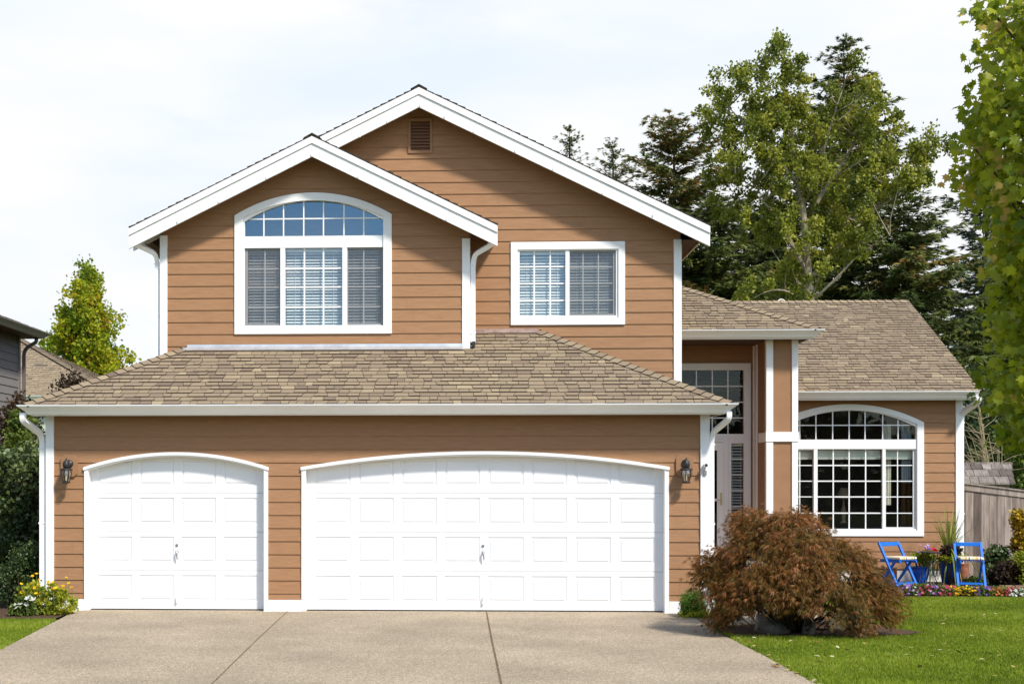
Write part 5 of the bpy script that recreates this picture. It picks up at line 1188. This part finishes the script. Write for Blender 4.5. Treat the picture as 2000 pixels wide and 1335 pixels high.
# plants against the fence
flower_plant('dahlia_plant', 'dark green plant with cream flowers in front of the board fence', [z(1400,740),(z(1400,640)),z(1480,560),z(1580,560),z(1600,700),z(1560,760),z(1440,800),z(1400,900)], 6.3, .2, 80, 34, .06, LM_DARK,
   [('blossoms', PT_WHT, 12, .04, 7, [z(1500,540),z(1560,500),z(1590,560),z(1640,640),z(1600,690),z(1560,580)])], 113, rad=(.06,.09))
bush('coleus_plant', 'mounded maroon plant with yellow specks near the right edge', 'plant', [z(1470,820),z(1520,740),z(1640,720),z(1720,780),z(1750,880),z(1700,950),z(1520,950),z(1470,900)], 5.7, .2, 80, 34, .05, LM_PLUM, 114, rad=(.05,.08), ct=.25)
bush('smoke_shrub', 'golden leaved shrub at the right edge in front of the fence', 'shrub', [z(1700,200),z(1740,140),z(1830,130),z(1990,120),z(1990,600),z(1720,600),z(1690,480),z(1760,420),z(1730,260)], 6.2, .3, 110, 34, .06, LM_GOLD, 115, rad=(.07,.11), ct=.22, mean=.4)
bush('leafy_plant', 'bright yellow green leafy plant low at the right edge', 'plant', [z(1730,720),z(1760,640),z(1850,620),z(1990,620),z(1990,960),z(1750,960)], 5.6, .25, 90, 34, .05, LM_LIME, 116, rad=(.06,.09), mean=.4)
bush('ivy_plant', 'small green ground plant by the terracotta pot', 'plant', [z(1120,940),z(1200,900),z(1340,910),z(1400,950),z(1380,965),z(1120,965)], 5.7, .12, 40, 24, .04, LM_MID, 117, rad=(.03,.05), stems=4)
bush('fern_plant', 'dark green low foliage left of the mounded maroon plant', 'plant', [z(1400,760),z(1470,740),z(1500,860),z(1480,950),z(1400,950)], 5.95, .14, 40, 34, .05, LM_DARK, 118, rad=(.05,.07), stems=4)
# brick edging
g = np.random.default_rng(120)
eb = None
for k in range(9):
    if eb is None:
        mb = MB(); mb.box(-.10,.10,-.05,.05,0,.075); eb = mb.build('edging_brick', M_BRICK, None, bevel=.008); o = eb
    else: o = eb.copy(); C.objects.link(o)
    o.location = (8.85+k*.215, 4.55-.03*k+g.normal(0,.006), .0); o.rotation_euler = (0,0,g.normal(-.1,.05))
    tag(o, 'tan edging brick in the row before the maroon plant', 'brick', 'edging bricks')
# fallen leaves on the lawn and the driveway edge
M_FALL = pm('fallen_leaf', (0,0,0), .8, .2, tone=[(0,(0.20,0.10,0.03)),(.5,(0.38,0.32,0.10)),(1,(0.50,0.47,0.28))])
g = np.random.default_rng(130); n = 110
P = np.column_stack([g.uniform(3.2,7.5,n), g.uniform(-7.2,1,n), np.full(n,.045)]); P = np.concatenate([P, np.column_stack([3.06+g.normal(0,.05,34), g.uniform(-7.3,-3,34), np.full(34,.012)])]); n = len(P)
o = leaves('fallen_leaves', P, g.normal(size=(n,3))*np.array([1,1,.15]), g.normal(size=(n,3))*.25+np.array([0,0,1]), g.uniform(.03,.06,n), MAPLE, g.uniform(0,1,n), M_FALL, None); o['kind'] = 'stuff'; o['label'] = 'pale fallen leaves scattered over the lawn'; o['category'] = 'leaves'

# ------------------------------------------------------------------ maple at the right edge of the picture
g = np.random.default_rng(140)
MX, MYY = 3.83, -12.0
MT = empty('maple_tree', 'leafy green maple hanging into the right edge of the picture', 'tree', (MX, MYY, 0))
edge = [(1905,-60),(1908,0),(1892,60),(1905,95),(1875,130),(1870,170),(1862,180),(1880,260),(1866,280),(1862,350),(1888,385),(1900,440),(1915,520),(1925,560),(1935,640),(1940,690),(1895,700),(1912,760),(1925,800),(1950,830),(1975,870),(1992,890),(2003,905)]
ez_, ew_ = [], []
for x, y in edge:
    p = at(x, y, MYY); ez_.append(p[2]); ew_.append(MX-p[0])
ez_, ew_ = np.array(ez_)[::-1], np.array(ew_)[::-1]
nc = 1650; u = g.uniform(0,1,nc); zc = ez_[0]+(4.72-ez_[0])*u; rr = np.interp(zc, ez_, ew_)*np.where(zc > 4.42, np.clip((4.85-zc)/.43,.1,1), 1)
a = g.uniform(0,2*np.pi,nc); q = np.sqrt(g.uniform(.45,1,nc)); cen = np.column_stack([MX+(rr-.10)*q*np.cos(a), MYY+(rr-.10)*q*np.sin(a), zc])
mb = MB(); ax = [bez([(MX,MYY,0),(MX+.02,MYY,1.2),(MX-.02,MYY,2.6),(MX,MYY,4.4)],4)]; mb.tube(ax[0], [.085*(1-.8*i/(len(ax[0])-1)) for i in range(len(ax[0]))], 9)
limbs(mb, ax, cen, g, .012, .12); mb.build('trunk', M_BARKD, MT)
P, ci = fill_clumps(g, cen, np.full((nc,3),.115), 16)
o_ = unit(np.column_stack([P[:,0]-MX, P[:,1]-MYY, np.zeros(len(P))])); n = len(P)
D = o_*.5-np.array([0,0,.65])+g.normal(0,.5,(n,3)); Nr = o_*.3+np.array([.12,-.75,.5])+g.normal(0,.6,(n,3))
ct = g.normal(.47,.22,nc); leaves('crown', P, D, Nr, g.uniform(.038,.066,n), MAPLE, np.clip(ct[ci]+g.normal(0,.14,n),0,1), LM_MAP, MT)

# ------------------------------------------------------------------ across the street: what the windows mirror
g = np.random.default_rng(150)
n = 90; cen = np.column_stack([g.uniform(-45,45,n), g.uniform(-62,-56,n), np.zeros(n)]); hgt = 3.2+2.2*np.sin(cen[:,0]*.35)**2+g.uniform(0,1.8,n)
P = np.repeat(cen, 150, 0); rp_ = np.repeat(np.arange(n),150); P = P+g.normal(0,1,(len(P),3))*np.array([1.3,1.2,0]); P[:,2] = g.uniform(0,1,len(P))**.8*hgt[rp_]
o = leaves('woods', P, rvec(g,len(P)), rvec(g,len(P)), g.uniform(.5,1.0,len(P)), OVAL4, np.clip(g.normal(.45,.2,len(P)),0,1), LM_DARK, None); o['kind'] = 'stuff'; o['label'] = 'dark tree belt across the street'; o['category'] = 'trees'
g = np.random.default_rng(160); n = 130
cen = np.column_stack([g.uniform(-80,100,n), g.uniform(70,78,n), np.zeros(n)]); hgt = 4.0+2.0*np.sin(cen[:,0]*.3)**2+g.uniform(0,1.6,n)
rp_ = np.repeat(np.arange(n),130); P = cen[rp_]+g.normal(0,1,(len(rp_),3))*np.array([1.3,1.2,0]); P[:,2] = g.uniform(0,1,len(P))**.8*hgt[rp_]
o = leaves('woods', P, rvec(g,len(P)), rvec(g,len(P)), g.uniform(.5,.9,len(P)), OVAL4, np.clip(g.normal(.5,.2,len(P)),0,1), LM_DARK, None); o['kind'] = 'stuff'; o['label'] = 'dark tree belt far behind the houses'; o['category'] = 'trees'
